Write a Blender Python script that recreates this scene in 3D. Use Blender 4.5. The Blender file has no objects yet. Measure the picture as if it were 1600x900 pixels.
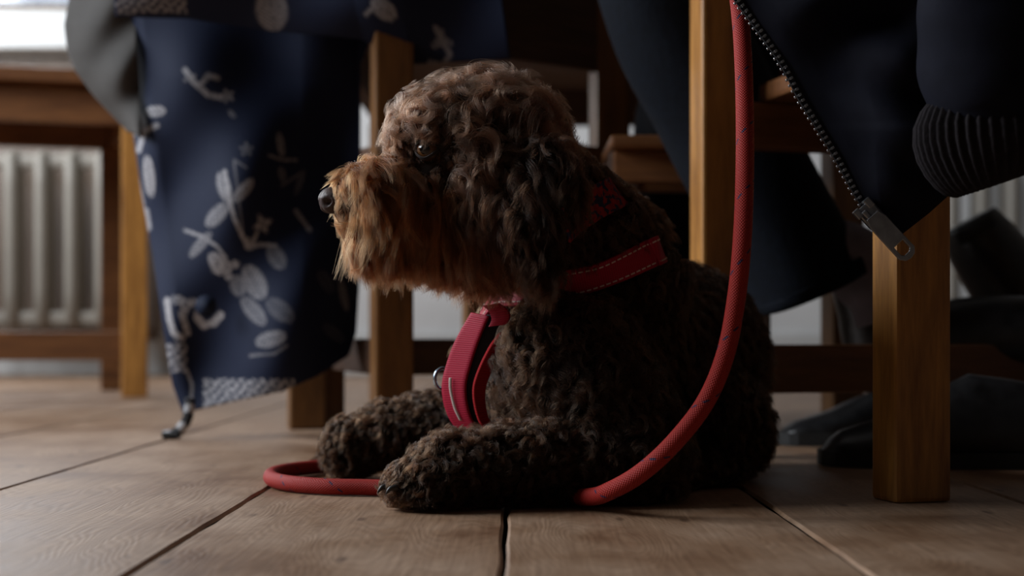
import bpy, bmesh, math, random
import numpy as np
from mathutils import Vector, Matrix
from mathutils.bvhtree import BVHTree

# ------------------------------------------------------------------ camera, world, light
scene = bpy.context.scene
C = scene.collection
F = 1600 * 50 / 36.0            # focal length in pixels of the 1600 wide frame
CX, HY, H = 806.0, 522.0, 0.15  # optical axis, horizon, camera height
cd = bpy.data.cameras.new('camera')
cam = bpy.data.objects.new('camera', cd); C.objects.link(cam)
cam.location = (0, 0, H); cam.rotation_euler = (math.pi / 2, 0, 0)
cd.lens = 50; cd.sensor_width = 36; cd.clip_start = 0.02
cd.shift_x = (800 - CX) / 1600; cd.shift_y = (HY - 450) / 1600
cd.dof.use_dof = True; cd.dof.focus_distance = 1.215; cd.dof.aperture_fstop = 4.0
scene.camera = cam

w = bpy.data.worlds.new('overcast_sky'); scene.world = w; w.use_nodes = True
bg = w.node_tree.nodes['Background']
bg.inputs[0].default_value = (0.75, 0.85, 1.0, 1); bg.inputs[1].default_value = 1.2

def area(name, loc, rot, sx, sy, power, col):
    l = bpy.data.lights.new(name, 'AREA'); l.shape = 'RECTANGLE'; l.size = sx; l.size_y = sy
    l.energy = power; l.color = col
    o = bpy.data.objects.new(name, l); C.objects.link(o)
    o.location = loc; o.rotation_euler = rot
    return o
# daylight through near left and back windows; far window added to brighten the background
area('daylight_near_window', (-2.50, 1.60, 1.50), (0, math.radians(-90), 0), 1.15, 1.7, 105, (0.90, 0.95, 1.0))
area('added_far_fill', (-2.50, 4.05, 1.50), (0, math.radians(-90), 0), 1.15, 1.4, 58, (0.90, 0.95, 1.0))  # added light that lifts the back wall and far floor
area('daylight_back_window', (-2.05, 5.10, 1.85), (math.radians(-90), 0, 0), 0.9, 0.8, 25, (0.86, 0.93, 1.0))
scene.view_settings.view_transform = 'Standard'
scene.view_settings.look = 'None'
scene.view_settings.gamma = 1
scene.view_settings.use_curve_mapping = False
scene.view_settings.exposure = 0.0

rng = np.random.default_rng(11)
random.seed(5)

def P(px, py, Y):
    return Vector(((px - CX) * Y / F, Y, H - (py - HY) * Y / F))

# ------------------------------------------------------------------ helpers
def tag(o, label=None, cat=None, group=None, kind=None):
    if label: o['label'] = label
    if cat: o['category'] = cat
    if group: o['group'] = group
    if kind: o['kind'] = kind
    return o

def link(name, me, mat=None, parent=None, smooth=True):
    o = bpy.data.objects.new(name, me); C.objects.link(o)
    if mat is not None and len(me.materials) == 0: me.materials.append(mat)
    if parent is not None: o.parent = parent
    if smooth and hasattr(me, 'polygons'):
        me.polygons.foreach_set('use_smooth', [True] * len(me.polygons))
    return o

def empty(name, loc=(0, 0, 0)):
    # kept at the origin of the world so that children carry world coordinates
    o = bpy.data.objects.new(name, None); C.objects.link(o); o.empty_display_size = 0.05
    return o

def mesh_py(name, verts, faces):
    me = bpy.data.meshes.new(name)
    me.from_pydata([tuple(v) for v in verts], [], faces); me.update()
    return me

def from_bm(name, bm):
    me = bpy.data.meshes.new(name); bm.to_mesh(me); bm.free(); return me

def box_mesh(name, dims, bevel=0.004, seg=2):
    bm = bmesh.new(); bmesh.ops.create_cube(bm, size=1)
    for v in bm.verts: v.co = Vector((v.co.x * dims[0], v.co.y * dims[1], v.co.z * dims[2]))
    if bevel: bmesh.ops.bevel(bm, geom=list(bm.edges), offset=bevel, segments=seg, affect='EDGES', profile=0.6)
    return from_bm(name, bm)

def box(name, c, dims, mat, parent=None, rz=0.0, bevel=0.004, rot=None):
    o = link(name, box_mesh(name, dims, bevel), mat, parent, smooth=False)
    o.location = c
    o.rotation_euler = rot if rot else (0, 0, rz)
    return o

def beam(name, a, b, wd, ht, mat, parent, bevel=0.004):
    """horizontal rail between two points (centre line)"""
    a = Vector(a); b = Vector(b); d = b - a
    return box(name, (a + b) / 2, (d.length, wd, ht), mat, parent, rz=math.atan2(d.y, d.x), bevel=bevel)

def catmull(pts, n=12):
    pts = [Vector(p) for p in pts]
    out = []
    for i in range(len(pts) - 1):
        p0 = pts[max(i - 1, 0)]; p1 = pts[i]; p2 = pts[i + 1]; p3 = pts[min(i + 2, len(pts) - 1)]
        for k in range(n):
            t = k / n
            out.append(0.5 * ((2 * p1) + (p2 - p0) * t + (2 * p0 - 5 * p1 + 4 * p2 - p3) * t * t + (3 * p1 - p0 - 3 * p2 + p3) * t ** 3))
    out.append(pts[-1].copy())
    return out

def loft(name, path, radii, seg=24, up=Vector((0, 1, 0)), cap=True, rad_fn=None, uv=False):
    """tube along a path; radii = list of (ra, rb) per point; ra across, rb along 'up'"""
    n = len(path); verts = []; faces = []; uvs = []
    dist = 0; ups = up.copy()
    dl = [0]
    for i in range(1, n): dl.append(dl[-1] + (path[i] - path[i - 1]).length)
    for i in range(n):
        t = (path[min(i + 1, n - 1)] - path[max(i - 1, 0)]).normalized()
        s = t.cross(ups).normalized(); u2 = s.cross(t).normalized(); ups = u2
        ra, rb = radii[i] if isinstance(radii, list) else (radii, radii)
        for k in range(seg):
            a = 2 * math.pi * k / seg
            f = rad_fn(i, a) if rad_fn else 1.0
            verts.append(path[i] + s * (ra * f * math.cos(a)) + u2 * (rb * f * math.sin(a)))
    for i in range(n - 1):
        for k in range(seg):
            k2 = (k + 1) % seg
            faces.append((i * seg + k, i * seg + k2, (i + 1) * seg + k2, (i + 1) * seg + k))
            uvs.append([(k / seg, dl[i]), ((k + 1) / seg, dl[i]), ((k + 1) / seg, dl[i + 1]), (k / seg, dl[i + 1])])
    if cap:
        faces.append(tuple(range(seg - 1, -1, -1))); uvs.append([(0, 0)] * seg)
        faces.append(tuple(range((n - 1) * seg, n * seg))); uvs.append([(0, 0)] * seg)
    me = mesh_py(name, verts, faces)
    if uv:
        L = me.uv_layers.new(name='UVMap')
        L.data.foreach_set('uv', [c for f in uvs for p in f for c in p])
    return me

def grid_mesh(name, V):
    """V: (rows, cols, 3)"""
    r, c, _ = V.shape
    idx = np.arange(r * c).reshape(r, c)
    q = np.stack([idx[:-1, :-1], idx[1:, :-1], idx[1:, 1:], idx[:-1, 1:]], -1).reshape(-1, 4)
    me = bpy.data.meshes.new(name)
    me.from_pydata(V.reshape(-1, 3).tolist(), [], q.tolist()); me.update()
    return me

def solid(o, th, off=0.0):
    m = o.modifiers.new('thickness', 'SOLIDIFY'); m.thickness = th; m.offset = off
    return o

# ------------------------------------------------------------------ materials
def new_mat(name):
    m = bpy.data.materials.new(name); m.use_nodes = True
    nt = m.node_tree
    return m, nt, nt.nodes['Principled BSDF'], nt.nodes, nt.links

def ramp(nodes, stops):
    r = nodes.new('ShaderNodeValToRGB'); e = r.color_ramp.elements
    while len(e) < len(stops): e.new(0.5)
    for k, (p, c) in enumerate(stops):
        e[k].position = p; e[k].color = (*c, 1)
    return r

def plain(name, col, rough=0.6, metal=0.0, noise=0.12, scale=30, bump=0.0, sheen=0.0, spec=0.5):
    m, nt, b, N, L = new_mat(name)
    tc = N.new('ShaderNodeTexCoord'); nz = N.new('ShaderNodeTexNoise')
    nz.inputs['Scale'].default_value = scale; nz.inputs['Detail'].default_value = 4
    L.new(tc.outputs['Object'], nz.inputs['Vector'])
    r = ramp(N, [(0.25, tuple(c * (1 - noise * 2) for c in col)), (0.75, tuple(min(1, c * (1 + noise * 2)) for c in col))])
    L.new(nz.outputs['Fac'], r.inputs['Fac']); L.new(r.outputs['Color'], b.inputs['Base Color'])
    b.inputs['Roughness'].default_value = rough; b.inputs['Metallic'].default_value = metal
    b.inputs['Specular IOR Level'].default_value = spec
    if sheen: b.inputs['Sheen Weight'].default_value = sheen
    if bump:
        bp = N.new('ShaderNodeBump'); bp.inputs['Strength'].default_value = bump; bp.inputs['Distance'].default_value = 0.002
        L.new(nz.outputs['Fac'], bp.inputs['Height']); L.new(bp.outputs['Normal'], b.inputs['Normal'])
    return m

def wood(name, c0, c1, axis='Z', rough=0.42, scale=9.0, wear=None):
    m, nt, b, N, L = new_mat(name)
    tc = N.new('ShaderNodeTexCoord'); mp = N.new('ShaderNodeMapping')
    st = {'X': (0.12, 1, 1), 'Y': (1, 0.12, 1), 'Z': (1, 1, 0.12)}[axis]
    mp.inputs['Scale'].default_value = tuple(s * scale for s in st)
    oi = N.new('ShaderNodeObjectInfo'); va = N.new('ShaderNodeVectorMath'); va.operation = 'MULTIPLY_ADD'
    cb = N.new('ShaderNodeCombineXYZ')
    L.new(oi.outputs['Random'], cb.inputs[0]); L.new(oi.outputs['Random'], cb.inputs[1])
    va.inputs[1].default_value = (7, 5, 3)
    L.new(cb.outputs[0], va.inputs[0]); L.new(tc.outputs['Object'], va.inputs[2])
    L.new(va.outputs[0], mp.inputs['Vector'])
    nz = N.new('ShaderNodeTexNoise'); nz.inputs['Scale'].default_value = 6; nz.inputs['Detail'].default_value = 7; nz.inputs['Distortion'].default_value = 0.6
    L.new(mp.outputs[0], nz.inputs['Vector'])
    wv = N.new('ShaderNodeTexNoise'); wv.inputs['Scale'].default_value = 30; wv.inputs['Detail'].default_value = 3
    L.new(mp.outputs[0], wv.inputs['Vector'])
    mx = N.new('ShaderNodeMath'); mx.operation = 'MULTIPLY_ADD'; mx.inputs[1].default_value = 0.35
    L.new(wv.outputs['Fac'], mx.inputs[0]); 
    sc = N.new('ShaderNodeMath'); sc.operation = 'MULTIPLY'; sc.inputs[1].default_value = 0.75
    L.new(nz.outputs['Fac'], sc.inputs[0]); L.new(sc.outputs[0], mx.inputs[2])
    r = ramp(N, [(0.32, c0), (0.72, c1)])
    L.new(mx.outputs[0], r.inputs['Fac']); L.new(r.outputs['Color'], b.inputs['Base Color'])
    b.inputs['Roughness'].default_value = rough
    bp = N.new('ShaderNodeBump'); bp.inputs['Strength'].default_value = 0.25; bp.inputs['Distance'].default_value = 0.001
    L.new(mx.outputs[0], bp.inputs['Height']); L.new(bp.outputs['Normal'], b.inputs['Normal'])
    return m

M = {}
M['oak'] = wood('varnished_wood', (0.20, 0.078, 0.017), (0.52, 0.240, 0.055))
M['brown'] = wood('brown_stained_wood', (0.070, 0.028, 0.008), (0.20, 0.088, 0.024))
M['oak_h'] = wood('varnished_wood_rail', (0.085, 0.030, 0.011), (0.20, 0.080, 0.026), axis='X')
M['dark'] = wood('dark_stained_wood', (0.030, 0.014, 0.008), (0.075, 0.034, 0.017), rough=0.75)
M['dark_h'] = wood('dark_stained_rail', (0.030, 0.014, 0.008), (0.080, 0.036, 0.018), axis='X', rough=0.8)
M['plaster'] = plain('painted_plaster', (0.72, 0.72, 0.72), 0.85, noise=0.05, scale=4)
M['panel'] = wood('brown_wall_panelling', (0.10, 0.065, 0.042), (0.20, 0.14, 0.10), axis='Z', scale=4)
M['dim'] = plain('bounce_cutting_plaster', (0.075, 0.062, 0.052), 0.9, noise=0.05, scale=4)  # kept dark so the unseen walls throw back little light
M['ceil'] = plain('ceiling_plaster', (0.14, 0.13, 0.12), 0.9, noise=0.04, scale=3)  # darkened to hold down light bounced from above
M['skirt'] = plain('white_gloss_paint', (0.62, 0.62, 0.61), 0.4, noise=0.03, scale=6)
M['rad'] = plain('cream_radiator_enamel', (0.25, 0.225, 0.19), 0.5, noise=0.04, scale=10)
M['black'] = plain('black_leather', (0.012, 0.012, 0.013), 0.38, noise=0.3, scale=60, bump=0.15)
M['rubber'] = plain('black_rubber', (0.010, 0.010, 0.010), 0.7)
M['glass'] = plain('dull_window_glass', (0.8, 0.85, 0.9), 0.05)
M['glass'].node_tree.nodes['Principled BSDF'].inputs['Transmission Weight'].default_value = 1.0

# ------------------------------------------------------------------ room shell
XL, XR, YB, YF, ZC = -2.6, 2.6, 5.2, -2.2, 2.6

def plank_mat():
    m, nt, b, N, L = new_mat('worn_floorboard')
    tc = N.new('ShaderNodeTexCoord'); oi = N.new('ShaderNodeObjectInfo')
    cb = N.new('ShaderNodeCombineXYZ'); L.new(oi.outputs['Random'], cb.inputs[0]); L.new(oi.outputs['Random'], cb.inputs[1])
    va = N.new('ShaderNodeVectorMath'); va.operation = 'MULTIPLY_ADD'; va.inputs[1].default_value = (3, 11, 0)
    L.new(cb.outputs[0], va.inputs[0]); L.new(tc.outputs['Object'], va.inputs[2])
    def mapped(s):
        mp = N.new('ShaderNodeMapping'); mp.inputs['Scale'].default_value = s; L.new(va.outputs[0], mp.inputs['Vector']); return mp
    # cathedral grain: rings of distorted bands stretched along the board
    m1 = mapped((14, 3.0, 1)); n1 = N.new('ShaderNodeTexNoise'); n1.inputs['Scale'].default_value = 0.55; n1.inputs['Detail'].default_value = 2.5
    L.new(m1.outputs[0], n1.inputs['Vector'])
    k = N.new('ShaderNodeMath'); k.operation = 'MULTIPLY'; k.inputs[1].default_value = 360; L.new(n1.outputs['Fac'], k.inputs[0])
    s = N.new('ShaderNodeMath'); s.operation = 'SINE'; L.new(k.outputs[0], s.inputs[0])
    # fine fibres
    m2 = mapped((260, 9, 1)); n2 = N.new('ShaderNodeTexNoise'); n2.inputs['Scale'].default_value = 1; n2.inputs['Detail'].default_value = 4
    L.new(m2.outputs[0], n2.inputs['Vector'])
    # wear patches
    m3 = mapped((3.2, 2.0, 1)); n3 = N.new('ShaderNodeTexNoise'); n3.inputs['Scale'].default_value = 2.6; n3.inputs['Detail'].default_value = 5; n3.inputs['Roughness'].default_value = 0.6
    L.new(m3.outputs[0], n3.inputs['Vector'])
    r3 = ramp(N, [(0.30, (0.18, 0.088, 0.044)), (0.46, (0.30, 0.180, 0.108)), (0.70, (0.43, 0.295, 0.205))])
    L.new(n3.outputs['Fac'], r3.inputs['Fac'])
    add = N.new('ShaderNodeMath'); add.operation = 'MULTIPLY_ADD'; add.inputs[1].default_value = 0.055; add.inputs[2].default_value = 0.5
    L.new(s.outputs[0], add.inputs[0])
    ad2 = N.new('ShaderNodeMath'); ad2.operation = 'MULTIPLY_ADD'; ad2.inputs[1].default_value = 0.55
    L.new(n2.outputs['Fac'], ad2.inputs[0]); L.new(add.outputs[0], ad2.inputs[2])
    r1 = ramp(N, [(0.55, (0.62, 0.58, 0.55)), (1.0, (1.12, 1.12, 1.12))]); L.new(ad2.outputs[0], r1.inputs['Fac'])
    mx = N.new('ShaderNodeMix'); mx.data_type = 'RGBA'; mx.blend_type = 'MULTIPLY'; mx.inputs[0].default_value = 1
    L.new(r3.outputs['Color'], mx.inputs[6]); L.new(r1.outputs['Color'], mx.inputs[7])
    # small dark dents and scratches
    m4 = mapped((18, 6, 1)); vo = N.new('ShaderNodeTexVoronoi'); vo.inputs['Scale'].default_value = 1.4; L.new(m4.outputs[0], vo.inputs['Vector'])
    r4 = ramp(N, [(0.05, (0.35, 0.30, 0.28)), (0.13, (1, 1, 1))]); L.new(vo.outputs['Distance'], r4.inputs['Fac'])
    m5 = N.new('ShaderNodeMix'); m5.data_type = 'RGBA'; m5.blend_type = 'MULTIPLY'; m5.inputs[0].default_value = 0.8
    L.new(mx.outputs[2], m5.inputs[6]); L.new(r4.outputs['Color'], m5.inputs[7])
    L.new(m5.outputs[2], b.inputs['Base Color'])
    rr = ramp(N, [(0.3, (0.42,) * 3), (0.7, (0.60,) * 3)]); L.new(n3.outputs['Fac'], rr.inputs['Fac']); L.new(rr.outputs['Color'], b.inputs['Roughness'])
    bp = N.new('ShaderNodeBump'); b.inputs['Specular IOR Level'].default_value = 0.4
    bp.inputs['Strength'].default_value = 0.5; bp.inputs['Distance'].default_value = 0.0012
    L.new(ad2.outputs[0], bp.inputs['Height']); L.new(bp.outputs['Normal'], b.inputs['Normal'])
    return m
M['plank'] = plank_mat()
M['gap'] = plain('dirt_in_board_gaps', (0.022, 0.023, 0.025), 0.95, noise=0.4, scale=160)

fl = box('floor', ((XL + XR) / 2, (YB + YF) / 2, -0.030), (XR - XL, YB - YF, 0.036), M['gap'], bevel=0)
tag(fl, 'worn wide wooden floorboards running away from the viewer', 'floor', kind='structure')
seams = [-2.6, -2.34, -2.09, -1.83, -1.55, -1.28, -1.02, -0.755, -0.498, -0.243, -0.008, 0.221, 0.452, 0.70, 0.95, 1.21, 1.46, 1.72, 1.97, 2.22, 2.6]
for i in range(len(seams) - 1):
    x0, x1 = seams[i] + 0.0016, seams[i + 1] - 0.0016
    ny = 150; ys = np.linspace(YF, YB, ny)
    bm = bmesh.new(); rows = []
    for y in ys:
        j = [random.uniform(-0.0009, 0.0009) for _ in range(2)]
        xs = (x0 + j[0], x0 + 0.0022 + j[0], (x0 + x1) / 2, x1 - 0.0022 + j[1], x1 + j[1])
        zs = (-0.003, -0.0003, 0.0, -0.0003, -0.003)
        rows.append([bm.verts.new((a - (x0 + x1) / 2, y, z)) for a, z in zip(xs, zs)])
    for a, b_ in zip(rows[:-1], rows[1:]):
        for k in range(4): bm.faces.new((a[k], a[k + 1], b_[k + 1], b_[k]))
    o = link('plank', from_bm('plank', bm), M['plank'], fl, smooth=False)
    o.location = Vector(((x0 + x1) / 2, 0, 0)) - fl.location

def wall_with_hole(name, axis, pos, a0, a1, h, hole, th, mat, label):
    """wall in the plane axis=pos spanning a0..a1 and 0..h, rectangular opening hole=(b0,b1,z0,z1)"""
    bm = bmesh.new()
    b0, b1, z0, z1 = hole
    for (p0, p1, q0, q1) in ((a0, b0, 0, h), (b1, a1, 0, h), (b0, b1, 0, z0), (b0, b1, z1, h)):
        r = bmesh.ops.create_cube(bm, size=1)['verts']
        for v in r:
            a = (p0 + p1) / 2 + v.co.x * (p1 - p0); t = pos + v.co.y * th; z = (q0 + q1) / 2 + v.co.z * (q1 - q0)
            v.co = (a, t, z) if axis == 'Y' else (t, a, z)
    o = link(name, from_bm(name, bm), mat, smooth=False)
    tag(o, label, 'wall', kind='structure'); return o

wall_with_hole('wall_left', 'X', XL - 0.05, YF, 3.1, ZC, (0.75, 2.45, 0.92, 2.08), 0.1, M['dim'], 'plastered wall with a window, out of frame')
wl2 = wall_with_hole('wall_left_far', 'X', XL - 0.05, 3.1, YB, ZC, (3.35, 4.75, 0.92, 2.08), 0.1, M['dim'], 'far stretch of the plastered wall with an added window, out of frame')
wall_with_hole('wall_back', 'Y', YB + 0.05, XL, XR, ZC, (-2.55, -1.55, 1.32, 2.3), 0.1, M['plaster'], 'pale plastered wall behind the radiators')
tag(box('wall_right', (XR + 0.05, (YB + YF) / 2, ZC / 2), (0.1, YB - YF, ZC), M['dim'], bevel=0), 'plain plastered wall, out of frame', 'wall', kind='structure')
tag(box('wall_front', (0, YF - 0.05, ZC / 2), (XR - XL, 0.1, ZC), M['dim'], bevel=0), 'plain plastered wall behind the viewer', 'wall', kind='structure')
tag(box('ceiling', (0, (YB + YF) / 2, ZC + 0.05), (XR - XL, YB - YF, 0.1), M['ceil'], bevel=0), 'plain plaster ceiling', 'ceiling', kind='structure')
tag(box('baseboard_back', (0, YB - 0.012, 0.075), (XR - XL, 0.024, 0.15), M['skirt'], bevel=0.005), 'white painted skirting along the back wall', 'baseboard', kind='structure')
tag(box('trim_1', (-1.95, YB - 0.02, 0.64), (1.30, 0.04, 1.02), M['panel'], bevel=0.004), 'brown wooden panel behind the radiator, under the white window sill', 'panel', kind='structure')

def window(name, axis, pos, hole, label, fm):
    b0, b1, z0, z1 = hole
    root = empty(name); tag(root, label, 'window', kind='structure')
    def bar(nm, a0, a1, q0, q1, t=0.05, m=None):
        m = m or fm
        c = ((a0 + a1) / 2, pos, (q0 + q1) / 2); d = (a1 - a0, t, q1 - q0)
        if axis == 'X': c = (c[1], c[0], c[2]); d = (d[1], d[0], d[2])
        return box(nm, c, d, m, root, bevel=0.003)
    f = 0.05
    bar('window_frame', b0, b0 + f, z0, z1); bar('window_frame', b1 - f, b1, z0, z1)
    bar('window_frame', b0 + f, b1 - f, z1 - f, z1); bar('window_frame', b0 + f, b1 - f, z0, z0 + f)
    bar('mullion', (b0 + b1) / 2 - 0.02, (b0 + b1) / 2 + 0.02, z0 + f, z1 - f, 0.04)
    bar('glass_pane', b0 + f, (b0 + b1) / 2 - 0.02, z0 + f, z1 - f, 0.004, M['glass'])
    bar('glass_pane', (b0 + b1) / 2 + 0.02, b1 - f, z0 + f, z1 - f, 0.004, M['glass'])
    return root
window('window_1', 'X', XL - 0.07, (0.75, 2.45, 0.92, 2.08), 'white framed window in the left wall, out of frame', M['skirt'])
window('window_3_added', 'X', XL - 0.07, (3.35, 4.75, 0.92, 2.08), 'unseen white framed window added to light the far end of the room', M['skirt'])  # unseen window, added only to carry the far fill light
w2 = window('window_2', 'Y', YB + 0.07, (-2.55, -1.55, 1.32, 2.3), 'brown framed window with white sill above the table at far left', M['panel'])
box('window_sill', (-2.05, YB - 0.09, 1.225), (1.10, 0.20, 0.135), M['skirt'], w2, bevel=0.01)

# radiators of round columns
def radiator(label, x0, n, pitch, y, z0, z1):
    root = empty('radiator'); tag(root, label, 'radiator', group='radiators on the back wall')
    me = None
    for k in range(n):
        c = Vector((x0 + k * pitch, y, 0))
        if me is None:
            path = [Vector((0, 0, z)) for z in np.linspace(z0 + 0.02, z1 - 0.02, 6)]
            me = loft('column', [Vector((0, 0, z0 + .012)), Vector((0, 0, z0 + .03))] + path[1:-1] + [Vector((0, 0, z1 - .03)), Vector((0, 0, z1 - .012))],
                      [(0.020, 0.03), (0.032, 0.055)] + [(0.032, 0.055)] * 4 + [(0.032, 0.055), (0.020, 0.03)], 16)
            me.materials.append(M['rad'])
        o = link('column', me, None, root); o.location = c
    L_ = (n - 1) * pitch
    box('header_pipe', (x0 + L_ / 2, y, z1 - 0.045), (L_ + 0.05, 0.06, 0.05), M['rad'], root, bevel=0.015)
    box('header_pipe', (x0 + L_ / 2, y, z0 + 0.045), (L_ + 0.05, 0.06, 0.05), M['rad'], root, bevel=0.015)
    for s in (0, L_): box('foot', (x0 + s, y, z0 / 2 + .01), (0.04, 0.09, z0 + .02), M['rad'], root, bevel=0.005)
radiator('cream column radiator behind the brown table at far left', -1.86, 6, 0.105, 4.98, 0.16, 0.80)
radiator('cream column radiator on the back wall at far right, behind the boots', 1.52, 8, 0.105, 4.98, 0.16, 0.80)

# ------------------------------------------------------------------ furniture
def leg(parent, x, y, z0, z1, rz, mat, a=0.056, b=0.043, name='leg'):
    return box(name, (x, y, (z0 + z1) / 2), (a, b, z1 - z0), mat, parent, rz=rz, bevel=0.004)

# far table with the stretcher, by the left radiator
t = empty('side_table'); tag(t, 'brown wooden table with low stretcher in front of the far left radiator', 'table')
leg(t, -0.912, 3.40, 0, 0.65, 0.3, M['oak'], 0.06, 0.05)
leg(t, -1.085, 3.84, 0, 0.65, 0.3, M['oak_h'], 0.07, 0.05)
leg(t, -1.75, 3.16, 0, 0.65, 0.3, M['oak'], 0.06, 0.05)
leg(t, -1.93, 3.60, 0, 0.65, 0.3, M['oak'], 0.06, 0.05)
beam('stretcher', (-1.75, 3.18, 0.122), (-0.935, 3.40, 0.122), 0.03, 0.068, M['oak_h'], t)
beam('stretcher', (-1.93, 3.60, 0.122), (-1.085, 3.84, 0.122), 0.03, 0.068, M['oak_h'], t)
beam('apron', (-1.75, 3.17, 0.69), (-0.912, 3.40, 0.69), 0.03, 0.085, M['oak_h'], t)
beam('apron', (-0.912, 3.40, 0.69), (-1.085, 3.84, 0.69), 0.03, 0.085, M['oak_h'], t)
beam('apron', (-1.93, 3.60, 0.69), (-1.085, 3.84, 0.69), 0.03, 0.085, M['oak_h'], t)
box('tabletop', (-1.42, 3.50, 0.75), (1.02, 0.60, 0.032), M['oak_h'], t, rz=0.27)

# dining table in the middle, mostly above the frame
t = empty('dining_table'); tag(t, 'large dark wooden table standing above and behind the dog', 'table')
for (x, y) in ((-0.333, 2.26), (0.528, 2.30), (-0.325, 3.45), (0.50, 3.45)):
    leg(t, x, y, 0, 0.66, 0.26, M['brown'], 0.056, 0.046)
beam('apron', (-0.34, 2.26, 0.695), (0.528, 2.29, 0.695), 0.03, 0.08, M['dark_h'], t)
beam('apron', (-0.33, 3.45, 0.695), (0.50, 3.45, 0.695), 0.03, 0.08, M['dark_h'], t)
beam('apron', (-0.335, 2.26, 0.695), (-0.325, 3.45, 0.695), 0.03, 0.08, M['dark_h'], t)
beam('apron', (0.528, 2.29, 0.695), (0.50, 3.45, 0.695), 0.03, 0.08, M['dark_h'], t)
box('tabletop', (0.05, 2.93, 0.752), (1.45, 1.44, 0.034), M['dark_h'], t)

# near chair on the right
t = empty('dining_chair'); tag(t, 'brown wooden chair whose near leg stands in front at right, under a navy jacket', 'chair', group='wooden chairs around the table')
ca = 0.268
fl_, bl_ = Vector((0.357, 1.285)), Vector((0.243, 1.735))
off = Vector((math.cos(ca), math.sin(ca))) * 0.50
leg(t, fl_.x, fl_.y, 0, 0.43, ca, M['oak'], 0.055, 0.044)
leg(t, fl_.x + off.x, fl_.y + off.y, 0, 0.43, ca, M['oak'], 0.055, 0.044)
leg(t, bl_.x, bl_.y, 0, 0.95, ca, M['oak'], 0.050, 0.042, 'back_post')
leg(t, bl_.x + off.x, bl_.y + off.y, 0, 0.95, ca, M['oak'], 0.050, 0.042, 'back_post')
def v3(v, z): return (v.x, v.y, z)
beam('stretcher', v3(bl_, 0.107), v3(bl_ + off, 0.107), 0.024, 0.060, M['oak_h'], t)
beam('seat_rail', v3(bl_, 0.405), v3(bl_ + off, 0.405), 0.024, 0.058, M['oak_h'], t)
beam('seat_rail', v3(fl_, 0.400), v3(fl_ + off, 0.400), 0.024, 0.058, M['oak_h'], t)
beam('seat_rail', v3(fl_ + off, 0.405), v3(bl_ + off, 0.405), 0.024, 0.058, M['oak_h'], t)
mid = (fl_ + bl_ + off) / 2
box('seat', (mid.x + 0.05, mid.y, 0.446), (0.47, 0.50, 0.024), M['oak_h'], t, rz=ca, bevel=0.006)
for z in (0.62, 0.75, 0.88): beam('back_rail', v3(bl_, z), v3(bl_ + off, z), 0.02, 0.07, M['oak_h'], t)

# second chair, its back towards us, behind the dog's head
t = empty('dining_chair'); tag(t, 'brown wooden chair directly behind the dog\'s head, back posts towards us', 'chair', group='wooden chairs around the table')
a_, b_ = Vector((-0.172, 1.97)), Vector((0.144, 2.20)); d_ = b_ - a_; ca = math.atan2(d_.y, d_.x)
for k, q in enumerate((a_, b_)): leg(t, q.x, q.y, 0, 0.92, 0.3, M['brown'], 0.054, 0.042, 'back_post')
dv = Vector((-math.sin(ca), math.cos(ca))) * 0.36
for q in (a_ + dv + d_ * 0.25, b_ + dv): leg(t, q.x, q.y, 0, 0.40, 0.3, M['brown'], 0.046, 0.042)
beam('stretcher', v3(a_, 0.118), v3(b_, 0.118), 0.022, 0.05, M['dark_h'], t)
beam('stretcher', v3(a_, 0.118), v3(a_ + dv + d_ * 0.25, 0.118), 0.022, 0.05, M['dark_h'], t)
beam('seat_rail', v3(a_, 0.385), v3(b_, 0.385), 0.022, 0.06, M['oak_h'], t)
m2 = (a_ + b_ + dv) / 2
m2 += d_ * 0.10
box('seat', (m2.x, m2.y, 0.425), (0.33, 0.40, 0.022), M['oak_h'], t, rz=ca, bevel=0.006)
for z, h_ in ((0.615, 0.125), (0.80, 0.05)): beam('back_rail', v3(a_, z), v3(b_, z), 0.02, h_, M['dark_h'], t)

# low stool behind the dog's back
t = empty('stool'); tag(t, 'low brown wooden stool behind the dog\'s back, under the jeans leg', 'stool')
for (x, y) in ((0.150, 1.985), (0.328, 1.96), (0.150, 2.095), (0.332, 2.095)):
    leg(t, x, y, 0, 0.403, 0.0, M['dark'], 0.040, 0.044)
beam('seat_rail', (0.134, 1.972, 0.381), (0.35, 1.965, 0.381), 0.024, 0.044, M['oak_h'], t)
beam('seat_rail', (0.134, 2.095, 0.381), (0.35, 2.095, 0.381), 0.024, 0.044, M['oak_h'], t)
box('seat', (0.248, 2.03, 0.412), (0.24, 0.20, 0.018), M['oak_h'], t, bevel=0.006)

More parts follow.
